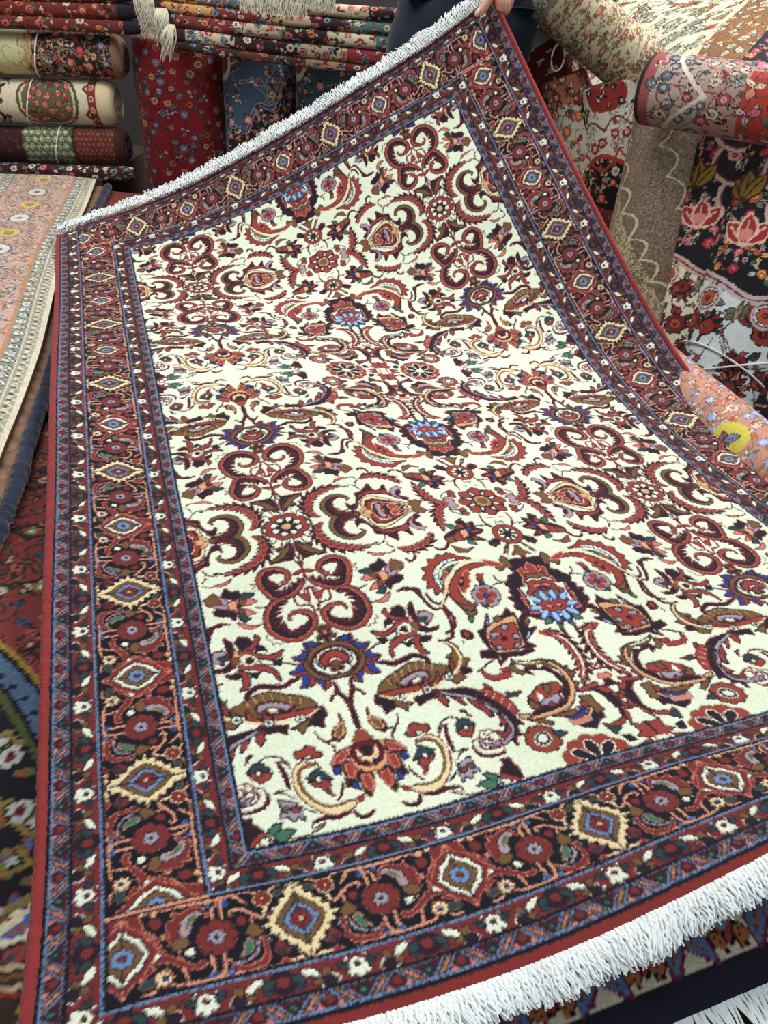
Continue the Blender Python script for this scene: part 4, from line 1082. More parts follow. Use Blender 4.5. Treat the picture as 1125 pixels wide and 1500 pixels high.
PG=np.zeros((560,240,3)); PG[...,:2]=EP[:,None]+ln_[:,None]*wd[None,:,None]; PG[...,2]=.437+.004*np.sin(PG[...,1]*5)+.010*np.clip(wd/.1,0,1)[None]
Tt,Ww=np.meshgrid(np.linspace(0,EL_,560),wd,indexing='ij')
cl=np.clip(tx.sample(Tt,Ww)*(1+rs.uniform(-.08,.08,Tt.shape)[...,None]),0,255)
sheet('pastel_carpet',PG,cl,'pastel pink and grey floral carpet with yellow and white cartouches, lying at the left','carpet',thick=.010)
# quilted mat
q_pts=[(-1.0,2.60),(-.929,2.272),(-.855,1.963),(-.692,1.418),(-.643,1.24),(-.600,1.07),(-.554,.895),(-.509,.676),(-.44,.40)]
QP,QL=polyline_at(q_pts,400); tg=np.gradient(QP,axis=0); tg/=np.linalg.norm(tg,axis=1)[:,None]; ln_=np.stack([tg[:,1],-tg[:,0]],-1); ln_*=np.sign(-ln_[:,:1])
wd=np.linspace(0.0,.30,130); QG=np.zeros((400,130,3)); QG[...,:2]=QP[:,None]+ln_[:,None]*wd[None,:,None]
Tt,Ww=np.meshgrid(np.linspace(0,QL,400),wd,indexing='ij')
seam=np.minimum(np.abs(((Tt+Ww)/.085)%1-.5),np.abs(((Tt-Ww)/.085)%1-.5)); puff=np.clip(seam/.18,0,1)**.5
puff=1-np.clip((0.5-np.minimum(np.abs(((Tt+Ww)/.085)%1-.5),9))*0,0,1)
d1=np.abs(((Tt+Ww*.8)/.085)%1-.5)*2; d2=np.abs(((Tt-Ww*.8)/.085)%1-.5)*2; puff=np.clip((1-np.maximum(d1,d2))/.35,0,1)**.5
QG[...,2]=.411+.008*puff
M_SATIN=mat('brown_satin',(132,100,80),.38,.15,.15,60,noise=.12,nscale=10)
rt,b=sheet('quilted_mat',QG,np.zeros(QG.shape)+100,'brown satin quilted mat with navy piping, between the pastel carpet and the red floor carpet','mat',thick=.007,matr=M_SATIN)
M_NAVY=mat('navy_wool',(34,38,58),.9,.3,.9,250,noise=.2,nscale=50)
mb=MB(); z=np.column_stack([QP-ln_*.006,np.full(400,.418)]); mb.tube(z-b,.0125+.0012*rs.randn(400),10); tag(mb.build('piping',M_NAVY,rt),'thick navy wool edge')
# ------------------------------------------------------------------ platform and room
M_WOOD=mat('plinth_wood',(70,54,44),.8,noise=.2,nscale=4)
M_WALL=mat('dark_wall',(70,66,66),.9,noise=.1,nscale=2); M_FLOOR=mat('floor_concrete',(92,86,80),.8,noise=.15,nscale=3)
def box(name,x0,y0,z0,x1,y1,z1,m,parent=None):
    V_=[(x,y,z) for x in (x0,x1) for y in (y0,y1) for z in (z0,z1)]
    me=bpy.data.meshes.new(name); me.from_pydata(V_,[],[(0,1,3,2),(4,6,7,5),(0,4,5,1),(2,3,7,6),(0,2,6,4),(1,5,7,3)]); me.update(); me.materials.append(m); return link(bpy.data.objects.new(name,me),parent)
tag(box('trim_1',-2.2,.02,0,.90,1.40,.385,M_WOOD),kind='structure'); tag(box('trim_4',-2.2,1.40,0,.10,2.62,.385,M_WOOD),kind='structure')
tag(box('floor',-3.5,-2,-.1,3.5,4.2,0,M_FLOOR),kind='structure')
tag(box('wall_back',-3.5,4.0,0,3.5,4.1,3.2,M_WALL),kind='structure')
tag(box('wall_left',-3.6,-2,0,-3.5,4.1,3.2,M_WALL),kind='structure')
tag(box('wall_right',3.5,-2,0,3.6,4.1,3.2,M_WALL),kind='structure')
# ------------------------------------------------------------------ left stack of rolls (axis left-right)
def span(pxl,pxr,pyt,pyb,y):
    a=aty(pxl,pyt,y);b=aty(pxr,pyt,y);c=aty(pxl,pyb,y);d=aty(pxr,pyb,y); return a,b,c,d
FL1=[((196,110,110),(230,200,180)),((170,60,60),(220,160,120)),((120,130,150),(220,210,200)),((200,140,90),(110,50,50))]
YB=2.66
def stackroll(px0,py0,px1,py1,py_bot0,py_bot1,tex,label,group=None,ties=(),seed=0,x_left=-1.75,name='rolled_carpet',flat=None,power=2.3,cap=(120,90,72)):
    tr=aty(px1,py1,YB); br=aty(px1,py_bot1,YB); tl=aty(px0,py0,YB); bl=aty(px0,py_bot0,YB)
    cr=(tr+br)/2; cl_=(tl+bl)/2; h=(np.linalg.norm(tr-br)+np.linalg.norm(tl-bl))/4*1.0
    dirv=(cl_-cr); dirv=dirv/np.linalg.norm(dirv); L=abs((x_left-cr[0])/dirv[0]) if x_left is not None else np.linalg.norm(cl_-cr)
    p1=push(cr,h*1.2); p0=p1+dirv*L
    return rolled(name,p0,p1,h*1.0 if flat is None else h/flat,tex,label,'rolled carpet' if name=='rolled_carpet' else 'folded carpet',group,flat=1.0 if flat is None else flat,ties=ties,seed=seed,power=power,cap=cap,endw=.035,endk=.35,capdark=.75)
# A: beige panel + roses   (texture right end = right end of roll)
W_=.95
t=Tex(W_,.42,(46,30,28),seed=31); t.rect(0,0,W_-.44,.42,(140,84,54)); t.scatter(0,0,W_-.44,.42,900,.012,[((170,110,70),(120,60,40))],leafs=((110,70,50),),ol=(100,60,44)); t.rect(W_-.44,0,W_-.33,.42,(188,186,140)); t.rect(W_-.33,0,W_-.30,.42,(170,150,110)); t.scatter(W_-.32,0,W_-.02,.42,1500,.019,[((196,96,96),(230,180,160)),((160,56,66),(200,110,110)),((196,170,130),(110,60,50)),((120,110,130),(190,180,180))],vine=(150,120,90),leafs=((104,110,84),(190,170,140))); t.scallop(W_-.06,.0,W_-.06,.42,6,.03,(60,40,30),.006); t.rect(W_-.025,0,W_,.42,(140,100,84))
stackroll(0,42,182,50,108,117,t,'rolled carpet with pink roses and a pale green panel, top roll of the left stack',cap=(110,84,72),ties=((.69,.25),),seed=1)
t=Tex(W_,.44,(214,204,176),seed=32); t.scatter(0,0,.55,.44,700,.022,[((110,40,44),(60,24,30)),((130,60,50),(70,30,30))],vine=(70,34,34),leafs=((90,34,40),)); 
t.disc(W_-.24,.22,.12,(84,84,56),24,.10); t.disc(W_-.24,.22,.108,(206,196,160),24,.09); t.disc(W_-.24,.22,.10,(98,92,62),24,.084); t.scatter(W_-.33,.15,W_-.15,.29,2600,.016,[(PINK,ROSE),(ROSE,(230,150,150)),(ORG,RED)],leafs=(GRN,LGRN)); t.scallop(W_-.10,.02,W_-.10,.42,5,-.03,(90,40,40),.008); t.rect(W_-.085,0,W_-.055,.44,(130,50,48)); t.rosettes(0,.44,W_-.07,.012,(200,150,120),RED,.035,True); t.rect(W_-.055,0,W_,.44,(216,200,160))
stackroll(0,112,172,119,180,182,t,'rolled cream carpet with green rose medallion, second roll of the left stack',cap=(206,192,160),ties=((.66,.35),),seed=2)
t=Tex(W_,.42,(62,28,30),seed=33); t.scatter(0,0,W_-.40,.42,1200,.012,[((90,44,44),(60,60,80))],leafs=((60,40,44),),ol=(40,20,24)); t.rect(W_-.38,0,W_-.19,.42,(70,84,62)); t.lattice(W_-.37,0.01,W_-.19,.42,.026,(196,196,160),(90,60,50),(150,160,120)); t.rect(W_-.18,0,W_-.02,.42,(84,40,34)); t.lattice(W_-.17,0.01,W_-.03,.42,.018,(150,90,66),(60,30,30),(110,60,50)); t.rect(W_-.03,0,W_,.42,(70,34,34))
stackroll(0,184,187,186,236,240,t,'dark maroon rolled carpet with a green lattice panel, lowest roll of the left stack',cap=(62,32,32),ties=((.73,.3),),seed=3)
t=Tex(W_,.22,(70,30,34),seed=34); t.scatter(0,0,W_,.22,1500,.016,[(WHT,RED),(PINK,RED),((120,130,140),NAVY)],leafs=(GRN,LGRN))
stackroll(0,240,196,243,256,266,t,'thin dark folded carpet with white and pink flowers, under the left stack of rolls',name='folded_carpet',flat=.6,seed=4,power=3)
# folded layers at the top left
LAY=[(-14,-14,2,4,((150,60,50),(216,190,150)),'top-left folded red and ivory carpet, topmost of three'),
     (0,3,20,31,((160,66,54),(206,160,120)),'folded red and orange floral carpet with navy end, middle of the top-left three'),
     (19,30,40,52,((150,60,48),(200,140,90)),'folded orange and cream floral carpet with navy end, lowest of the top-left three')]
for i,(a,b_,c,d,(c1,c2),lb) in enumerate(LAY):
    t=Tex(.95,.16,(110,44,40),seed=40+i); t.scatter(0,0,.90,.16,1300,.020,[(c1,c2),((206,180,140),RED),((196,110,80),(70,30,34))],leafs=((196,170,130),GRN)); t.rect(.90,0,.95,.16,(34,32,44))
    stackroll(0,a,(192,198,208)[i],b_,c,d,t,lb,'folded carpets top left',name='folded_carpet',flat=.7,seed=50+i,power=3,x_left=-1.75)
# folded layers right of the white tassels
RL=[(205,-20,600,12,-2,34,(196,160,96),(90,110,120),'folded gold and blue-grey carpet, topmost of the long folded pile'),
    (222,-2,610,34,15,56,(90,120,124),(206,150,90),'folded carpet with gold and teal panels, second of the long folded pile'),
    (238,15,615,55,37,78,(214,204,170),(90,120,130),'folded cream and teal floral carpet, third of the long folded pile'),
    (255,37,600,78,60,99,(206,186,156),(150,50,60),'folded cream and crimson floral carpet, fourth of the long folded pile'),
    (262,60,560,96,72,112,(110,60,50),(190,150,120),'thin dark folded carpet, lowest of the long folded pile')]
for i,(x0,ya,x1,yb,yc,yd,c1,c2,lb) in enumerate(RL):
    y=YB-.02; tl=aty(x0,ya,y);tr=aty(x1,yb,y);bl=aty(x0,yc,y);br=aty(x1,yd,y); h=(np.linalg.norm(tl-bl)+np.linalg.norm(tr-br))/4
    L=np.linalg.norm(tr-tl); t=Tex(L,.16,c1,seed=60+i); t.rect(0,0,.04,.16,(58,34,34)); xa=.04; k=0
    while xa<L:
        w_=t.r.uniform(.10,.2); bg=[c1,c2,(120,52,50),(200,180,150),(60,40,44)][(k+i)%5]; t.rect(xa,0,xa+w_,.16,bg)
        t.scatter(xa,0,min(L,xa+w_),.16,1500,.015,[(PINK,RED),((206,130,90),(120,40,40)),(CREAM,RED),((120,140,160),NAVY),(ROSE,CREAM)],leafs=(GRN,(200,190,160))); xa+=w_; k+=1
    rolled('folded_carpet',push((tl+bl)/2,h*1.4),push((tr+br)/2,h*1.4),h/.7,t,lb,'folded carpet','long folded pile in the background',flat=.7,seed=70+i,power=3,bend=.004)
# white tassels hanging between the piles
def bundle(name,x0,y0,x1,y1,w,n,label,seed,depth):
    a=aty(x0,y0,depth); b=aty(x1,y1,depth); rt=empty(name,tuple(a),label,'fringe'); r=random.Random(seed); mb=MB()
    for k in range(n):
        s=r.uniform(-1,1)*w; e=r.uniform(-1,1)*w*1.2; t_=np.linspace(0,1,9)[:,None]; f=r.uniform(.75,1.05)
        q=a+np.array([s,0,0])+(b-a)*t_*f*r.uniform(.7,1.1)+np.array([e*1.3-s,0,0])*t_**2+np.array([r.uniform(-.006,.006),-r.uniform(0,.014),0])*np.sin(t_*3.1)+np.array([.006*math.sin(s*300+k),0,0])*np.sin(t_*4)
        mb.tube(q-a,.0021*np.linspace(1.1,.6,9),4,False)
    mb.build('strands',M_FRINGEO,rt); return rt
bundle('fringe_tassel',205,-25,225,52,.022,150,'ivory tassel hanging between the two folded piles, leftmost',1,2.56)
bundle('fringe_tassel',236,12,240,62,.014,110,'ivory tassel hanging in the middle between the two folded piles',2,2.54)
bundle('fringe_tassel',251,36,244,86,.010,90,'ivory tassel with a thin tip, lowest between the folded piles',3,2.52)
for xa,xb,yy_,lb in ((352,448,8,'ivory fringe hanging over the long folded pile, left of two'),(452,492,2,'short ivory fringe over the long folded pile, right of two')):
    p_=aty(xa,yy_-22,2.56); q_=aty(xb,yy_-14,2.56); rt=empty('fringe_tassel',tuple(p_),lb,'fringe')
    for kk in range(2): tassels(rt,p_,p_+np.array([0,0,.02*kk]),q_+np.array([0,0,.02*kk]),(0,-.25,-1),int((xb-xa)*2.2),.040,M_FRINGEO,name='strands',w=.0022,seed=3+kk)
# upright carpets behind
def upright(px0,px1,py0,py1,y,tex,label,r=None,lean=0.0,zb=.0,power=2.6,cap=(120,90,72),dx=0,ties=()):
    a=aty(px0,(py0+py1)/2,y); b=aty(px1,(py0+py1)/2,y); top=aty((px0+px1)/2,py0,y); R=r or abs(b[0]-a[0])/2; cx_=(a[0]+b[0])/2
    return rolled('rolled_carpet',(cx_+dx,y+R,zb),(cx_,y+R+lean,top[2]),R,tex,label,'rolled carpet',power=power,seed=int(px0),cap=cap,ties=ties)
t=Tex(.86,.80,(122,22,30),seed=81); t.scatter(0,0,.86,.80,700,.015,[((96,90,110),(160,150,150)),((150,80,60),(80,30,40)),((70,70,96),(150,130,110)),((180,130,90),(90,40,40))],vine=(70,24,34),leafs=((70,74,70),(96,84,70)),ol=(50,16,26),big=.1)
upright(184,316,60,262,2.70,t,'upright dark red rolled carpet with small floral sprigs, behind the far fringe')
for i,(x0,x1,lb) in enumerate(((317,424,'upright rolled carpet with blue scalloped field beside the dark red roll'),(427,548,'upright rolled carpet with blue field, half hidden right of the first blue one'))):
    t=Tex(.86,.70,(38,30,40),seed=85+i); t.scatter(0,0,.86,.7,900,.017,[((196,120,100),(230,200,160)),((206,170,110),(120,50,50)),(PINK,CREAM)],leafs=(GRN,LGRN),vine=(120,90,70))
    q=smooth(np.array([(.50,.14),(.56,.17),(.55,.22),(.62,.26),(.61,.31),(.69,.34),(.69,.39),(.77,.42),(.78,.47),(.86,.50)]),5)
    t.c.poly(np.vstack([q,[(.86,.0),(.5,.0)]]),(70,92,112)); t.c.line(q,.012,(150,130,136)); t.c.line(q,.005,(60,60,90)); t.scatter(.60,.14,.86,.44,500,.015,[((206,170,110),RED),(PINK,CREAM),((110,60,60),CREAM)],leafs=(LBL,(60,60,80)),vine=(150,150,150))
    t.disc(.80,.22,.055,(200,200,186),14,.045); t.disc(.80,.22,.035,(110,46,50),10); t.leaf(.72,.19,.06,2.6,(196,196,186),BLK,.4)
    upright(x0,x1,66,230,2.72,t,lb,lean=0)
# ------------------------------------------------------------------ right side leaning rolls
def leaning(top0,top1,bot0,bot1,yt,yb_,tex,label,ties=(),r=None,seed=0,ext=.30,cap=(130,100,84)):
    a=(aty(*top0,yt)+aty(*top1,yt))/2; b=(aty(*bot0,yb_)+aty(*bot1,yb_))/2
    R=r or (np.linalg.norm(aty(*top0,yt)-aty(*top1,yt))+np.linalg.norm(aty(*bot0,yb_)-aty(*bot1,yb_)))/4
    dv_=(b-a); L=np.linalg.norm(dv_); dv_/=L; b=b+dv_*ext
    b=b+dv_*min(0,(b[2]-.01)/-dv_[2]) if b[2]<.01 else b
    dm=np.linalg.norm(a-np.array([0,0,ZC])); R=R*(1+.6*R/dm)
    return rolled('rolled_carpet',push(b,R),push(a,R),R,tex,label,'rolled carpet',ties=ties,seed=seed,cap=cap,power=2.2)
FLR=[((186,62,66),(226,130,120)),((196,104,66),(236,180,120)),((206,120,130),(240,200,190)),((150,40,50),(200,120,110))]
# first: white red floral with tufted top
t=Tex(.8,.6,(34,28,32),seed=91); t.scatter(0,0,.8,.6,700,.024,FLR,leafs=(GRN,LGRN,(200,190,160))); t.rect(.5,0,.8,.34,(206,192,170)); t.scatter(.5,0,.8,.34,700,.022,FLR,vine=(150,110,80),leafs=(LGRN,)); t.rect(.72,0,.8,.6,(176,110,84)); t.scatter(.70,0,.8,.6,1200,.02,[(ORG,CREAM),(RED,CREAM)])
r1=leaning((790,112),(858,118),(835,300),(905,300),2.36,2.30,t,'leaning rolled carpet with white and red flowers and loose warp threads on top',seed=11)
b1=np.array(r1.location); tp=aty(822,100,2.44)
tassels(r1,b1,tp+np.array([-.06,0,0]),tp+np.array([.09,.03,0]),(.3,-.5,.9),70,.04,M_FRINGEO,w=.0016,seed=9)
mb=MB(); t_=np.linspace(0,1,24); c0=aty(815,98,2.36); q=np.stack([c0[0]-.016+.03*np.sin(t_*3.1)*np.cos(t_*5.5)-.0*t_,np.full(24,c0[1]),c0[2]+.062*np.sin(t_*3.14)],-1)
a_=np.linspace(-1.9,4.4,26); q=np.stack([c0[0]+.017*np.cos(a_),np.full(26,c0[1]),c0[2]+.022+.032*np.sin(a_)],-1)
mb.tube(q-c0,.0026,6); sl=empty('string_loop',tuple(c0),'white string loop sticking up from the tufted rolled carpet','string'); mb.build('loop',M_STRING,sl)
# second: dark red ground, black floral, white scrolls and red cap
t=Tex(.8,.72,(116,38,42),seed=92); t.scatter(0,0,.52,.72,1500,.010,[((150,90,80),(60,60,80))],leafs=((90,60,60),),ol=(80,24,30)); 
q=smooth(np.array([(.46,0),(.50,.15),(.44,.30),(.42,.42),(.46,.55),(.48,.72)]),6); t.c.poly(np.vstack([q,[(.8,.72),(.8,0)]]),BLK)
t.scatter(.47,0,.63,.72,1100,.018,[((196,60,56),(226,190,120)),((206,96,40),(90,40,30)),(PINK,CREAM),(CREAM,RED)],leafs=(LGRN,GRN)); 
q=smooth(np.array([(.62,.0),(.56,.18),(.60,.30),(.55,.42),(.62,.5),(.60,.72)]),6); t.c.poly(np.vstack([q,[(.8,.72),(.8,0)]]),(214,206,190)); t.c.line(q,.014,(170,60,50)); t.scatter(.62,0,.74,.72,900,.018,[((206,196,180),(120,130,120)),(RED,CREAM)],vine=(120,50,50),leafs=(WHT,(150,150,140)),ol=(150,60,54)); t.scallop(.60,.12,.62,.60,4,.05,(176,62,50),.008); t.scallop(.66,.14,.68,.58,5,-.035,(90,60,60),.006); t.disc(.77,.33,.05,(150,48,42),16,.07); t.scatter(.72,.25,.8,.45,900,.012,[(NAVY,CREAM)]); 
leaning((846,118),(955,128),(870,340),(960,330),2.30,2.22,t,'leaning dark red rolled carpet with white scroll and black floral band',seed=12)
# third: beige lattice
t=Tex(.8,.66,(190,174,138),seed=93); t.lattice(0.01,.01,.8,.66,.022,(140,92,70),(204,190,150),(112,110,86))
q=smooth(np.array([(.16,.66),(.20,.52),(.26,.40),(.34,.34),(.42,.28),(.54,.22),(.66,.18),(.8,.16)]),6); t.c.poly(np.vstack([q,[(.8,.66)]]),(116,98,84)); t.lattice(.18,.17,.8,.66,.012,(116,98,84),(116,98,84),(116,98,84)) if 0 else None
t.scatter(.30,.30,.8,.66,5200,.006,[((142,104,86),(90,80,70)),((120,116,100),(150,130,110))],leafs=((98,90,74),),ol=(92,78,68))
m_=(np.abs(t.c.a-np.array((116,98,84))).sum(2)<3); rn=np.random.RandomState(5).rand(*m_.shape); t.c.a[m_&(rn<.18)]=(150,118,96); t.c.a[m_&(rn>.80)]=(86,78,70); t.c.a[m_&(rn>.93)]=(160,150,120)
for k in range(0,len(q)-1,4): t.scallop(*q[k],*q[min(k+4,len(q)-1)],1,.034,(200,192,160),.006)
q2=q+np.array([.10,.10])
for k in range(0,len(q2)-1,4):
    if q2[k][0]<.78: t.scallop(*q2[k],*q2[min(k+4,len(q2)-1)],1,.034,(190,182,150),.005)
leaning((942,172),(1040,182),(884,390),(990,420),2.13,1.93,t,'leaning beige rolled carpet with small lattice and scalloped taupe field',seed=13,r=.102)
# fourth and fifth: cream bottom, black top with roses
def kashan(seed,cream,rim):
    t=Tex(.86,.78,cream,seed=seed)
    t.scatter(0,0,.50,.78,160,.034,[((150,50,46),(60,24,30)),((120,40,44),(170,90,60))],vine=(90,80,60),leafs=((60,60,56),(110,110,90),(150,60,50)),ol=(30,20,26),big=.35)
    t.scatter(0,0,.50,.78,300,.010,[((186,62,66),(90,110,90))],leafs=(GRN,))
    q=smooth(np.array([(.44,.0),(.46,.14),(.50,.22),(.46,.32),(.42,.40),(.44,.50),(.38,.60),(.40,.78)]),6)
    t.c.poly(np.vstack([q,[(.86,.78),(.86,0)]]),(24,22,30)); t.c.line(q,.022,rim); t.c.line(q,.005,(110,50,60))
    for k in range(5,len(q)-4,6): t.leaf(q[k][0]-.01,q[k][1],.05,3.14+t.r.uniform(-.4,.4),(176,160,130),(90,80,70),.12); t.leaf(q[k][0]-.01,q[k][1]+.012,.045,3.14+t.r.uniform(-.4,.4),(110,120,100),(70,70,60),.12)
    t.scatter(.48,.02,.86,.76,1000,.021,[((166,46,56),(216,100,100)),((190,90,100),(230,160,150)),((186,96,60),(226,170,110)),((150,40,60),(206,110,120))],leafs=(GRN,(120,140,120),(180,180,160)),ol=BLK)
    t.scatter(.50,.10,.86,.66,1100,.008,[((186,150,140),(90,40,50))],leafs=(GRN,),ol=BLK)
    for k,(a,b_) in enumerate(((.56,.52),(.64,.44),(.73,.41),(.82,.40))):
        t.disc(a,b_,.062,rim,22); t.disc(a,b_,.052,(110,50,60),22); t.disc(a,b_,.048,(30,26,34),22); t.leaf(a-.02,b_,.045,.3,(200,196,180),BLK,.3); t.flower(a+.02,b_-.01,.018,(206,140,140),(120,40,50))
    qq=smooth(np.array([(.54,.78),(.57,.58),(.64,.50),(.72,.47),(.80,.46),(.86,.45)]),5); t.c.poly(np.vstack([qq,[(.86,.78)]]),tuple(int(v*.88) for v in cream)); t.c.line(qq,.016,rim); t.scatter(.60,.52,.84,.76,900,.018,[((176,50,70),(220,120,120)),((90,100,110),(200,200,190)),((160,70,60),(220,160,120))],leafs=((90,110,90),))
    [t.leaf(.66,.32,.075,z_,(160,120,50),(70,50,30),.26) for z_ in (-.6,0,.6)]; [t.leaf(.55,.35,.075,z_,(150,44,48),(216,180,160),.30) for z_ in (-.7,.7,0)]; t.disc(.575,.35,.016,(206,130,120))
    for k,(a,b_) in enumerate(((.42,.30),(.39,.44),(.43,.20))): t.disc(a,b_,.034,rim,18); t.disc(a,b_,.028,(110,50,60),18); t.disc(a,b_,.025,cream,16); t.flower(a,b_,.021,(180,90,64),(110,40,40))
    t.palmette(.20,.40,.055,.4,(150,50,48),(190,120,90),(60,60,60)); t.palmette(.10,.34,.06,2.6,(160,110,90),(120,44,44),(110,120,116))
    t.c.a=np.concatenate([np.repeat(t.c.a[:1]*0+np.array(cream,np.float32),int(.16*430),0),t.c.a]); t.c.w=t.c.a.shape[0]; t.w+=.16
    return t
leaning((1036,190),(1120,200),(935,480),(1062,560),2.06,1.80,kashan(94,(226,216,188),(200,166,150)),'leaning rolled carpet with ivory lower field and black rose panel, beside the beige roll',seed=14,r=.112)
leaning((1108,200),(1206,215),(985,555),(1110,640),1.98,1.64,kashan(97,(214,222,222),(196,176,176)),'leaning rolled carpet with pale blue-white lower field, tied with white string',seed=15,r=.118,ties=((.40,.5),(.42,-.35)))
t=Tex(.8,.8,(26,20,28),seed=98); t.scatter(0,0,.8,.8,330,.032,[((166,50,50),(214,150,120)),((206,160,130),(130,44,44)),(CREAM,RED)],vine=(190,140,110),leafs=((190,170,150),(110,60,50)),big=.3,ol=(60,24,30))
leaning((1190,330),(1290,340),(1085,620),(1230,690),1.86,1.52,t,'dark leaning rolled carpet with red and tan scrolls at the right edge, tied with string',seed=16,r=.115,ties=((.55,.4),(.28,-.4)))
# pastel roll lying in front of the leaning ones
t=Tex(1.0,.62,(196,142,124),seed=99); t.scatter(0,0,1.0,.62,650,.020,[((150,166,206),(214,206,220)),((214,200,190),(190,90,80)),((206,110,90),(236,200,180))],vine=(150,110,80),leafs=((70,120,120),(214,196,160),(120,140,90)),ol=(150,100,84)); t.disc(.56,.31,.055,(206,196,80),16,.05); t.leaf(.53,.31,.06,.6,(150,110,120),(80,60,70)); t.leaf(.58,.29,.05,2.2,(130,140,170),(80,60,70)); t.rect(0,.43,1,.47,(170,172,186)); t.rect(0,.0,1,.04,(150,150,160))
pa=atz(985,505,.44); pb=atz(1125,618,.44); dv_=(pb-pa)/np.linalg.norm(pb-pa); dv_=dv_*np.array([1,1,0]); nb=np.array([dv_[1],-dv_[0],0]); nb=nb*(1 if nb[1]<0 else -1)
rolled('rolled_carpet',pa-dv_*.02+nb*.05+np.array([0,0,-.045]),pb+dv_*.35+nb*.05+np.array([0,0,-.045]),.066,t,'rolled pastel orange and blue carpet with a yellow flower, behind the right selvage',seed=17)
# long rolls lying on top
t=Tex(1.3,.50,(214,200,166),seed=101); t.scatter(0,0,1.3,.5,800,.021,[((176,96,76),(214,180,130)),((150,120,80),(206,190,150)),((190,130,110),(230,214,180))],vine=(130,120,90),leafs=((130,136,100),(170,150,110)),ol=(104,74,60),big=.1); t.rect(0,0,.42,.5,(196,196,184)); t.scatter(0,0,.42,.5,900,.018,[((130,110,106),(210,206,196))],leafs=((150,156,140),),ol=(110,104,100)); t.rect(.40,0,.43,.5,(150,140,110))
A0=aty(735,-75,2.30); A1=aty(960,125,2.30)
rolled('rolled_carpet',push(A0,.07),push(A1,.07),.073,t,'long cream floral rolled carpet slanting across the top right corner',seed=18)
t=Tex(.75,.62,(176,140,128),seed=102); t.rect(0,0,.012,.62,(44,30,34)); t.rect(.012,0,.035,.62,(150,80,80)); t.rect(.035,0,.16,.62,(170,150,140)); t.scatter(.03,0,.34,.62,700,.018,[((170,70,80),(206,170,160)),((206,190,170),(130,50,60)),((90,96,110),(190,180,170))],vine=(120,60,60),leafs=((206,196,170),(110,120,110))); t.scallop(.16,.05,.16,.57,2,.09,(214,204,184),.010); t.rect(.24,.22,.36,.46,(176,62,52)); t.scatter(.24,0,.75,.62,460,.028,[((206,110,130),(236,180,190)),((206,140,110),(236,206,180)),((150,60,80),(206,120,140))],leafs=((120,120,110),(170,170,160)),vine=(70,60,60),ol=(60,50,60))
B0=(aty(950,95,2.0)+aty(950,165,2.0))/2; B1=(aty(1125,113,1.84)+aty(1125,195,1.84))/2; db=(B1-B0)/np.linalg.norm(B1-B0)
rolled('rolled_carpet',push(B0,.07),push(B0,.07)+db*.75,.076,t,'rolled grey and pink floral carpet with dark end rim, lying on the leaning rolls',seed=19,cap=(70,50,50))
# draped sheet behind
ga=aty(835,-40,2.55);gb=aty(960,112,2.30)
t=Tex(1.4,1.1,(206,200,176),seed=103); t.scatter(0,0,1.4,.62,420,.030,[((170,84,56),(110,60,40)),((130,120,84),(214,200,160)),((120,140,130),(206,190,160))],vine=(110,90,60),leafs=((120,124,84),(190,170,130)),ol=(70,50,40),big=.2)
t.rect(0,.62,1.4,.64,(200,190,160)); t.rect(0,.64,1.4,.78,(128,88,54)); t.scatter(0,.64,1.4,.78,900,.018,[((190,180,160),(110,110,110)),((160,120,80),(206,196,170))],leafs=((120,120,110),),ol=(90,60,40)); t.rect(0,.78,1.4,.86,(28,28,44)); t.scatter(0,.785,1.4,.855,1400,.013,[(ROSE,PINK),(ORG,CREAM)],leafs=(GRN,LGRN)); t.rect(0,.86,1.4,1.1,(176,110,104)); t.scatter(0,.88,1.4,1.1,1500,.012,[(CREAM,RED),(RED,CREAM)],leafs=(CREAM,)); 
for yy in (.865,.875,.97,.98): t.rect(0,yy,1.4,yy+.005,CREAM)
o_=np.array([.50,2.35,.84]); ex=np.array([.55,.80,.0]); ex/=np.linalg.norm(ex); ey=np.array([.92,-.30,.0]); ey/=np.linalg.norm(ey)
xs=np.linspace(-.12,1.28,330); ys=np.linspace(-.35,.75,300); X,Y=np.meshgrid(xs,ys,indexing='ij')
Zs=.845+.42*(1-np.exp(-np.clip(X,0,None)*1.6))+.012*np.sin(X*9+Y*5)+.02*np.sin(Y*6)
X=X+np.clip(.25-Y,0,None)*.75
PD=o_*np.array([1,1,0])+ex*X[...,None]+ey*Y[...,None]; PD[...,2]=Zs
cl=np.clip(t.sample(np.clip(X+.12,0,1.39),Y+.50)*(1+rs.uniform(-.08,.08,X.shape)[...,None]),0,255)
sheet('draped_carpet',PD,cl,'cream floral carpet with golden brown and navy borders draped behind the long rolls','carpet',thick=.012)
t=Tex(.9,.7,(96,22,28),seed=104); t.scatter(0,0,.9,.7,420,.022,[((150,40,44),(60,30,50)),((206,190,170),(120,40,40))],leafs=((200,180,160),(60,40,70)),ol=(50,16,24)); t.rect(.82,0,.9,.7,(150,146,140))
leaning((748,45),(800,50),(775,140),(850,140),2.42,2.40,t,'short dark red rolled carpet standing behind the trouser leg',seed=20,r=.10)
# support bench beneath the right-hand rolls and the draped carpet
tag(box('trim_2',.78,2.55,0,2.0,3.9,.80,M_WOOD),kind='structure')
tag(box('trim_3',-2.3,2.64,0,-1.03,3.2,.425,M_WOOD),kind='structure')
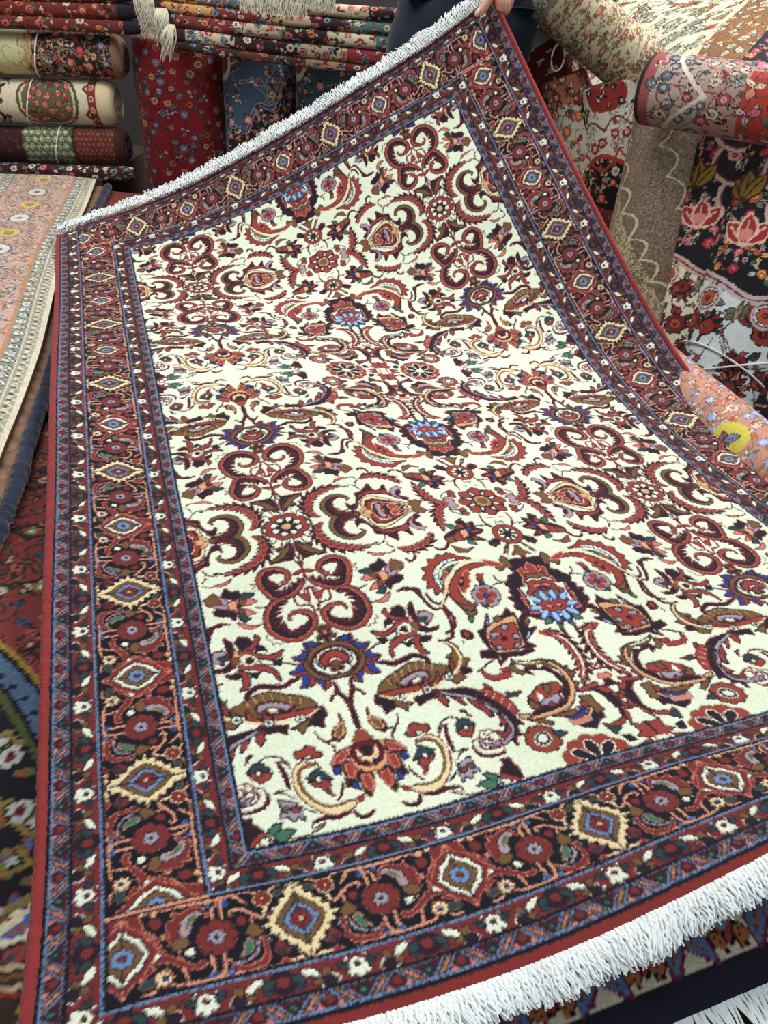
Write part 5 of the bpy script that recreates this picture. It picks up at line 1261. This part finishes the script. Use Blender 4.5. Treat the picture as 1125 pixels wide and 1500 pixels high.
# ------------------------------------------------------------------ person
M_SKIN=mat('skin',(226,170,150),.55,.0,.2,120,noise=.05,nscale=20); M_TROU=mat('navy_trousers',(36,42,58),.85,.2,.3,300,noise=.1,nscale=8); M_JACK=mat('dark_jacket',(26,28,36),.85,.2,.3,300); M_HAIR=mat('dark_hair',(24,18,16),.6); M_SHOE=mat('black_shoe',(18,18,20),.4)
def skin_obj(name,verts,edges,rad,m,parent,sub=2,rootv=0):
    me=bpy.data.meshes.new(name); me.from_pydata([tuple(map(float,v)) for v in verts],edges,[]); me.update(); o=bpy.data.objects.new(name,me); link(o,parent)
    sk=o.modifiers.new('skin','SKIN'); sk.use_smooth_shade=True
    sv=me.skin_vertices[0].data if len(me.skin_vertices) else None
    if sv is None:
        bm=bmesh.new(); bm.from_mesh(me); bm.verts.layers.skin.verify(); bm.to_mesh(me); bm.free(); sv=me.skin_vertices[0].data
    for i,r in enumerate(rad): sv[i].radius=r if isinstance(r,tuple) else (r,r); sv[i].use_root=(i==rootv)
    ss=o.modifiers.new('sub','SUBSURF'); ss.levels=sub; ss.render_levels=sub; me.materials.append(m); return o
corner=surf(np.array([CW]),np.array([CL]))[0,0]
PB=np.array([.108,2.40,0.0])
pr=empty('person',tuple(PB),'person in dark navy trousers behind the cream carpet, holding up its far right corner','person')
wr=corner+np.array([.035,.03,.11])   # wrist
loc=lambda p: np.array(p,float)-PB
X0=PB[0];Y0=PB[1]
body=[(X0,Y0,.94),(X0,Y0,1.10),(X0,Y0-.01,1.28),(X0,Y0,1.44),(X0,Y0-.005,1.52),(X0,Y0-.02,1.60),(X0,Y0-.02,1.70),
 (X0-.17,Y0,1.42),(X0-.27,Y0+.02,1.24),(X0-.20,Y0+.12,1.12),(X0+.17,Y0,1.42),(X0+.27,Y0-.05,1.22),tuple(wr),
 (X0-.10,Y0,.86),(X0-.115,Y0+.02,.50),(X0-.12,Y0+.04,.09),(X0-.125,Y0-.10,.04),(X0+.10,Y0,.86),(X0+.125,Y0+.02,.50),(X0+.13,Y0+.04,.09),(X0+.135,Y0-.10,.04)]
bed=[(0,1),(1,2),(2,3),(3,4),(4,5),(5,6),(3,7),(7,8),(8,9),(3,10),(10,11),(11,12),(0,13),(13,14),(14,15),(15,16),(0,17),(17,18),(18,19),(19,20)]
brad=[(.12,.09),(.12,.085),(.14,.10),(.12,.085),.055,(.075,.09),(.078,.095),.055,.042,.028,.055,.042,.027,.075,.050,.038,.030,.075,.050,.038,.030]
skin_obj('body',[loc(p) for p in body],bed,brad,M_SKIN,pr)
# face parts
hx,hy,hz=X0,Y0-.02,1.66
for s in (-1,1):
    mb=MB(); mb.tube(np.array([loc((hx+s*.032,hy-.088,hz)),loc((hx+s*.032,hy-.098,hz))]),[.011,.008],10); mb.build('eye',mat('eye_dark',(40,30,26),.3),pr)
    mb=MB(); a_=np.linspace(-1.2,1.9,9); mb.tube(np.array([loc((hx+s*.08,hy+.01+.016*math.cos(q),hz-.005+.028*math.sin(q))) for q in a_]),.007,8); mb.build('ear',M_SKIN,pr)
mb=MB(); mb.tube(np.array([loc((hx,hy-.09,hz+.01)),loc((hx,hy-.108,hz-.02)),loc((hx,hy-.112,hz-.035)),loc((hx,hy-.095,hz-.042))]),[.006,.010,.013,.008],8); mb.build('nose',M_SKIN,pr)
mb=MB(); mb.tube(np.array([loc((hx-.024,hy-.086,hz-.066)),loc((hx,hy-.096,hz-.064)),loc((hx+.024,hy-.086,hz-.066))]),[.003,.006,.003],8); mb.build('mouth',mat('lips',(170,96,90),.5),pr)
skin_obj('hair',[loc((hx,hy+.03,hz-.03)),loc((hx,hy+.035,hz+.04)),loc((hx,hy-.02,hz+.085))],[(0,1),(1,2)],[(.075,.06),(.088,.075),(.075,.07)],M_HAIR,pr)
def legtube(mb,sx,rr):
    z=np.array([1.04,.96,.88,.80,.70,.58,.48,.38,.25,.12,.07]); cx__=np.array([.050,.060,.085,.100,.108,.116,.120,.122,.126,.130,.131])*sx if sx<0 else np.array([.045,.052,.060,.064,.072,.085,.095,.100,.112,.125,.131])
    R__=np.array([.128,.135,.128,.112,.102,.092,.085,.080,.076,.074,.076]) if sx<0 else np.array([.128,.130,.112,.098,.092,.092,.085,.080,.076,.074,.076]); 
    pts=np.stack([X0+cx__,Y0+.02*(1.04-z),z],-1)-PB
    zz=np.linspace(1.04,.07,60); P2=np.stack([np.interp(-zz,-z,pts[:,k]) for k in range(3)],-1); R2=np.interp(-zz,-z,R__)*(1+.012*np.sin(zz*60+sx)+.010*np.sin(zz*23))
    mb.tube(P2,R2,28)
mb=MB(); legtube(mb,-1,None); legtube(mb,1,None); tr_=mb.build('trousers',M_TROU,pr)
jk=[(X0,Y0,1.02),(X0,Y0-.005,1.14),(X0,Y0-.01,1.30),(X0,Y0,1.45),(X0,Y0,1.51),(X0-.175,Y0,1.42),(X0-.275,Y0+.02,1.24),(X0-.21,Y0+.11,1.14),(X0+.175,Y0,1.42),(X0+.275,Y0-.05,1.22),tuple(wr+np.array([.03,.02,.03]))]
skin_obj('jacket',[loc(p) for p in jk],[(0,1),(1,2),(2,3),(3,4),(3,5),(5,6),(6,7),(3,8),(8,9),(9,10)],[(.165,.12),(.155,.112),(.165,.118),(.12,.09),.062,.075,.058,.045,.075,.058,.045],M_JACK,pr,rootv=1)
for s in (-1,1):
    skin_obj('shoe',[loc((X0+s*.13,Y0+.06,.045)),loc((X0+s*.133,Y0-.05,.040)),loc((X0+s*.14,Y0-.15,.032))],[(0,1),(1,2)],[(.045,.040),(.045,.036),(.040,.026)],M_SHOE,pr,rootv=1)
# gripping hand: palm behind the corner, index finger laid over the front
def pxw(px,py,y): return aty(px,py,y)
yc=corner[1]
W0=pxw(742,-62,yc+.01); K1=pxw(716,-14,yc-.035); 
hv=[W0,pxw(735,-34,yc-.0),pxw(724,-22,yc-.02),pxw(718,-8,yc-.035),pxw(709,10,yc-.040),pxw(701,23,yc-.036),
    pxw(736,-18,yc+.0),pxw(731,0,yc-.022),pxw(734,14,yc-.012),pxw(731,19,yc+.020),
    pxw(742,-18,yc+.005),pxw(741,2,yc-.014),pxw(741,17,yc-.004),pxw(735,20,yc+.022),
    pxw(747,-20,yc+.012),pxw(748,-2,yc-.004),pxw(745,11,yc+.006),pxw(738,14,yc+.028),
    pxw(733,-30,yc+.03),pxw(720,-12,yc+.035),pxw(712,2,yc+.028)]
he=[(0,1),(1,2),(2,3),(3,4),(4,5),(1,6),(6,7),(7,8),(8,9),(1,10),(10,11),(11,12),(12,13),(1,14),(14,15),(15,16),(16,17),(0,18),(18,19),(19,20)]
hr=[.026,.030,.0135,.0125,.0110,.0088,.012,.0115,.0105,.009,.012,.0115,.0105,.009,.0105,.0100,.0092,.008,.016,.0125,.010]
skin_obj('hand',[loc(p) for p in hv],he,hr,M_SKIN,pr,rootv=1)
nl=pxw(699.5,19,yc-.0455); mb=MB(); mb.tube(np.array([loc(nl+np.array([.004,-.001,.010])),loc(nl),loc(nl+np.array([-.003,.001,-.006]))]),[.0035,.0062,.0045],8); tag(mb.build('fingernail',mat('nail',(238,196,180),.3),pr),'pale pink nail')
# ------------------------------------------------------------------ light
w=bpy.data.worlds.new('world'); SC.world=w; w.use_nodes=True; bg=w.node_tree.nodes['Background']; bg.inputs[0].default_value=(.86,.95,1.0,1); bg.inputs[1].default_value=.56
def area(name,loc_,tgt,sx,sy,e,c):
    l=bpy.data.lights.new(name,'AREA'); l.shape='RECTANGLE'; l.size=sx; l.size_y=sy; l.energy=e; l.color=c; o=bpy.data.objects.new(name,l); link(o); o.location=loc_
    d=Vector(tgt)-Vector(loc_); o.rotation_euler=d.to_track_quat('-Z','Y').to_euler(); return o
area('overhead_area',(1.3,2.9,2.9),(.25,1.5,.5),1.6,1.0,84,(1.0,.99,.95))
area('overhead_area',(-.9,1.7,2.7),(-.6,2.7,.6),1.8,.6,38,(1.0,.97,.92))  # added fill that brightens the background carpets, not a known ceiling fixture
area('overhead_area',(-.6,.6,2.9),(-.2,1.2,.4),1.2,.6,7,(.92,.97,1.0))  # weak added fill above the near left, no lamp known there
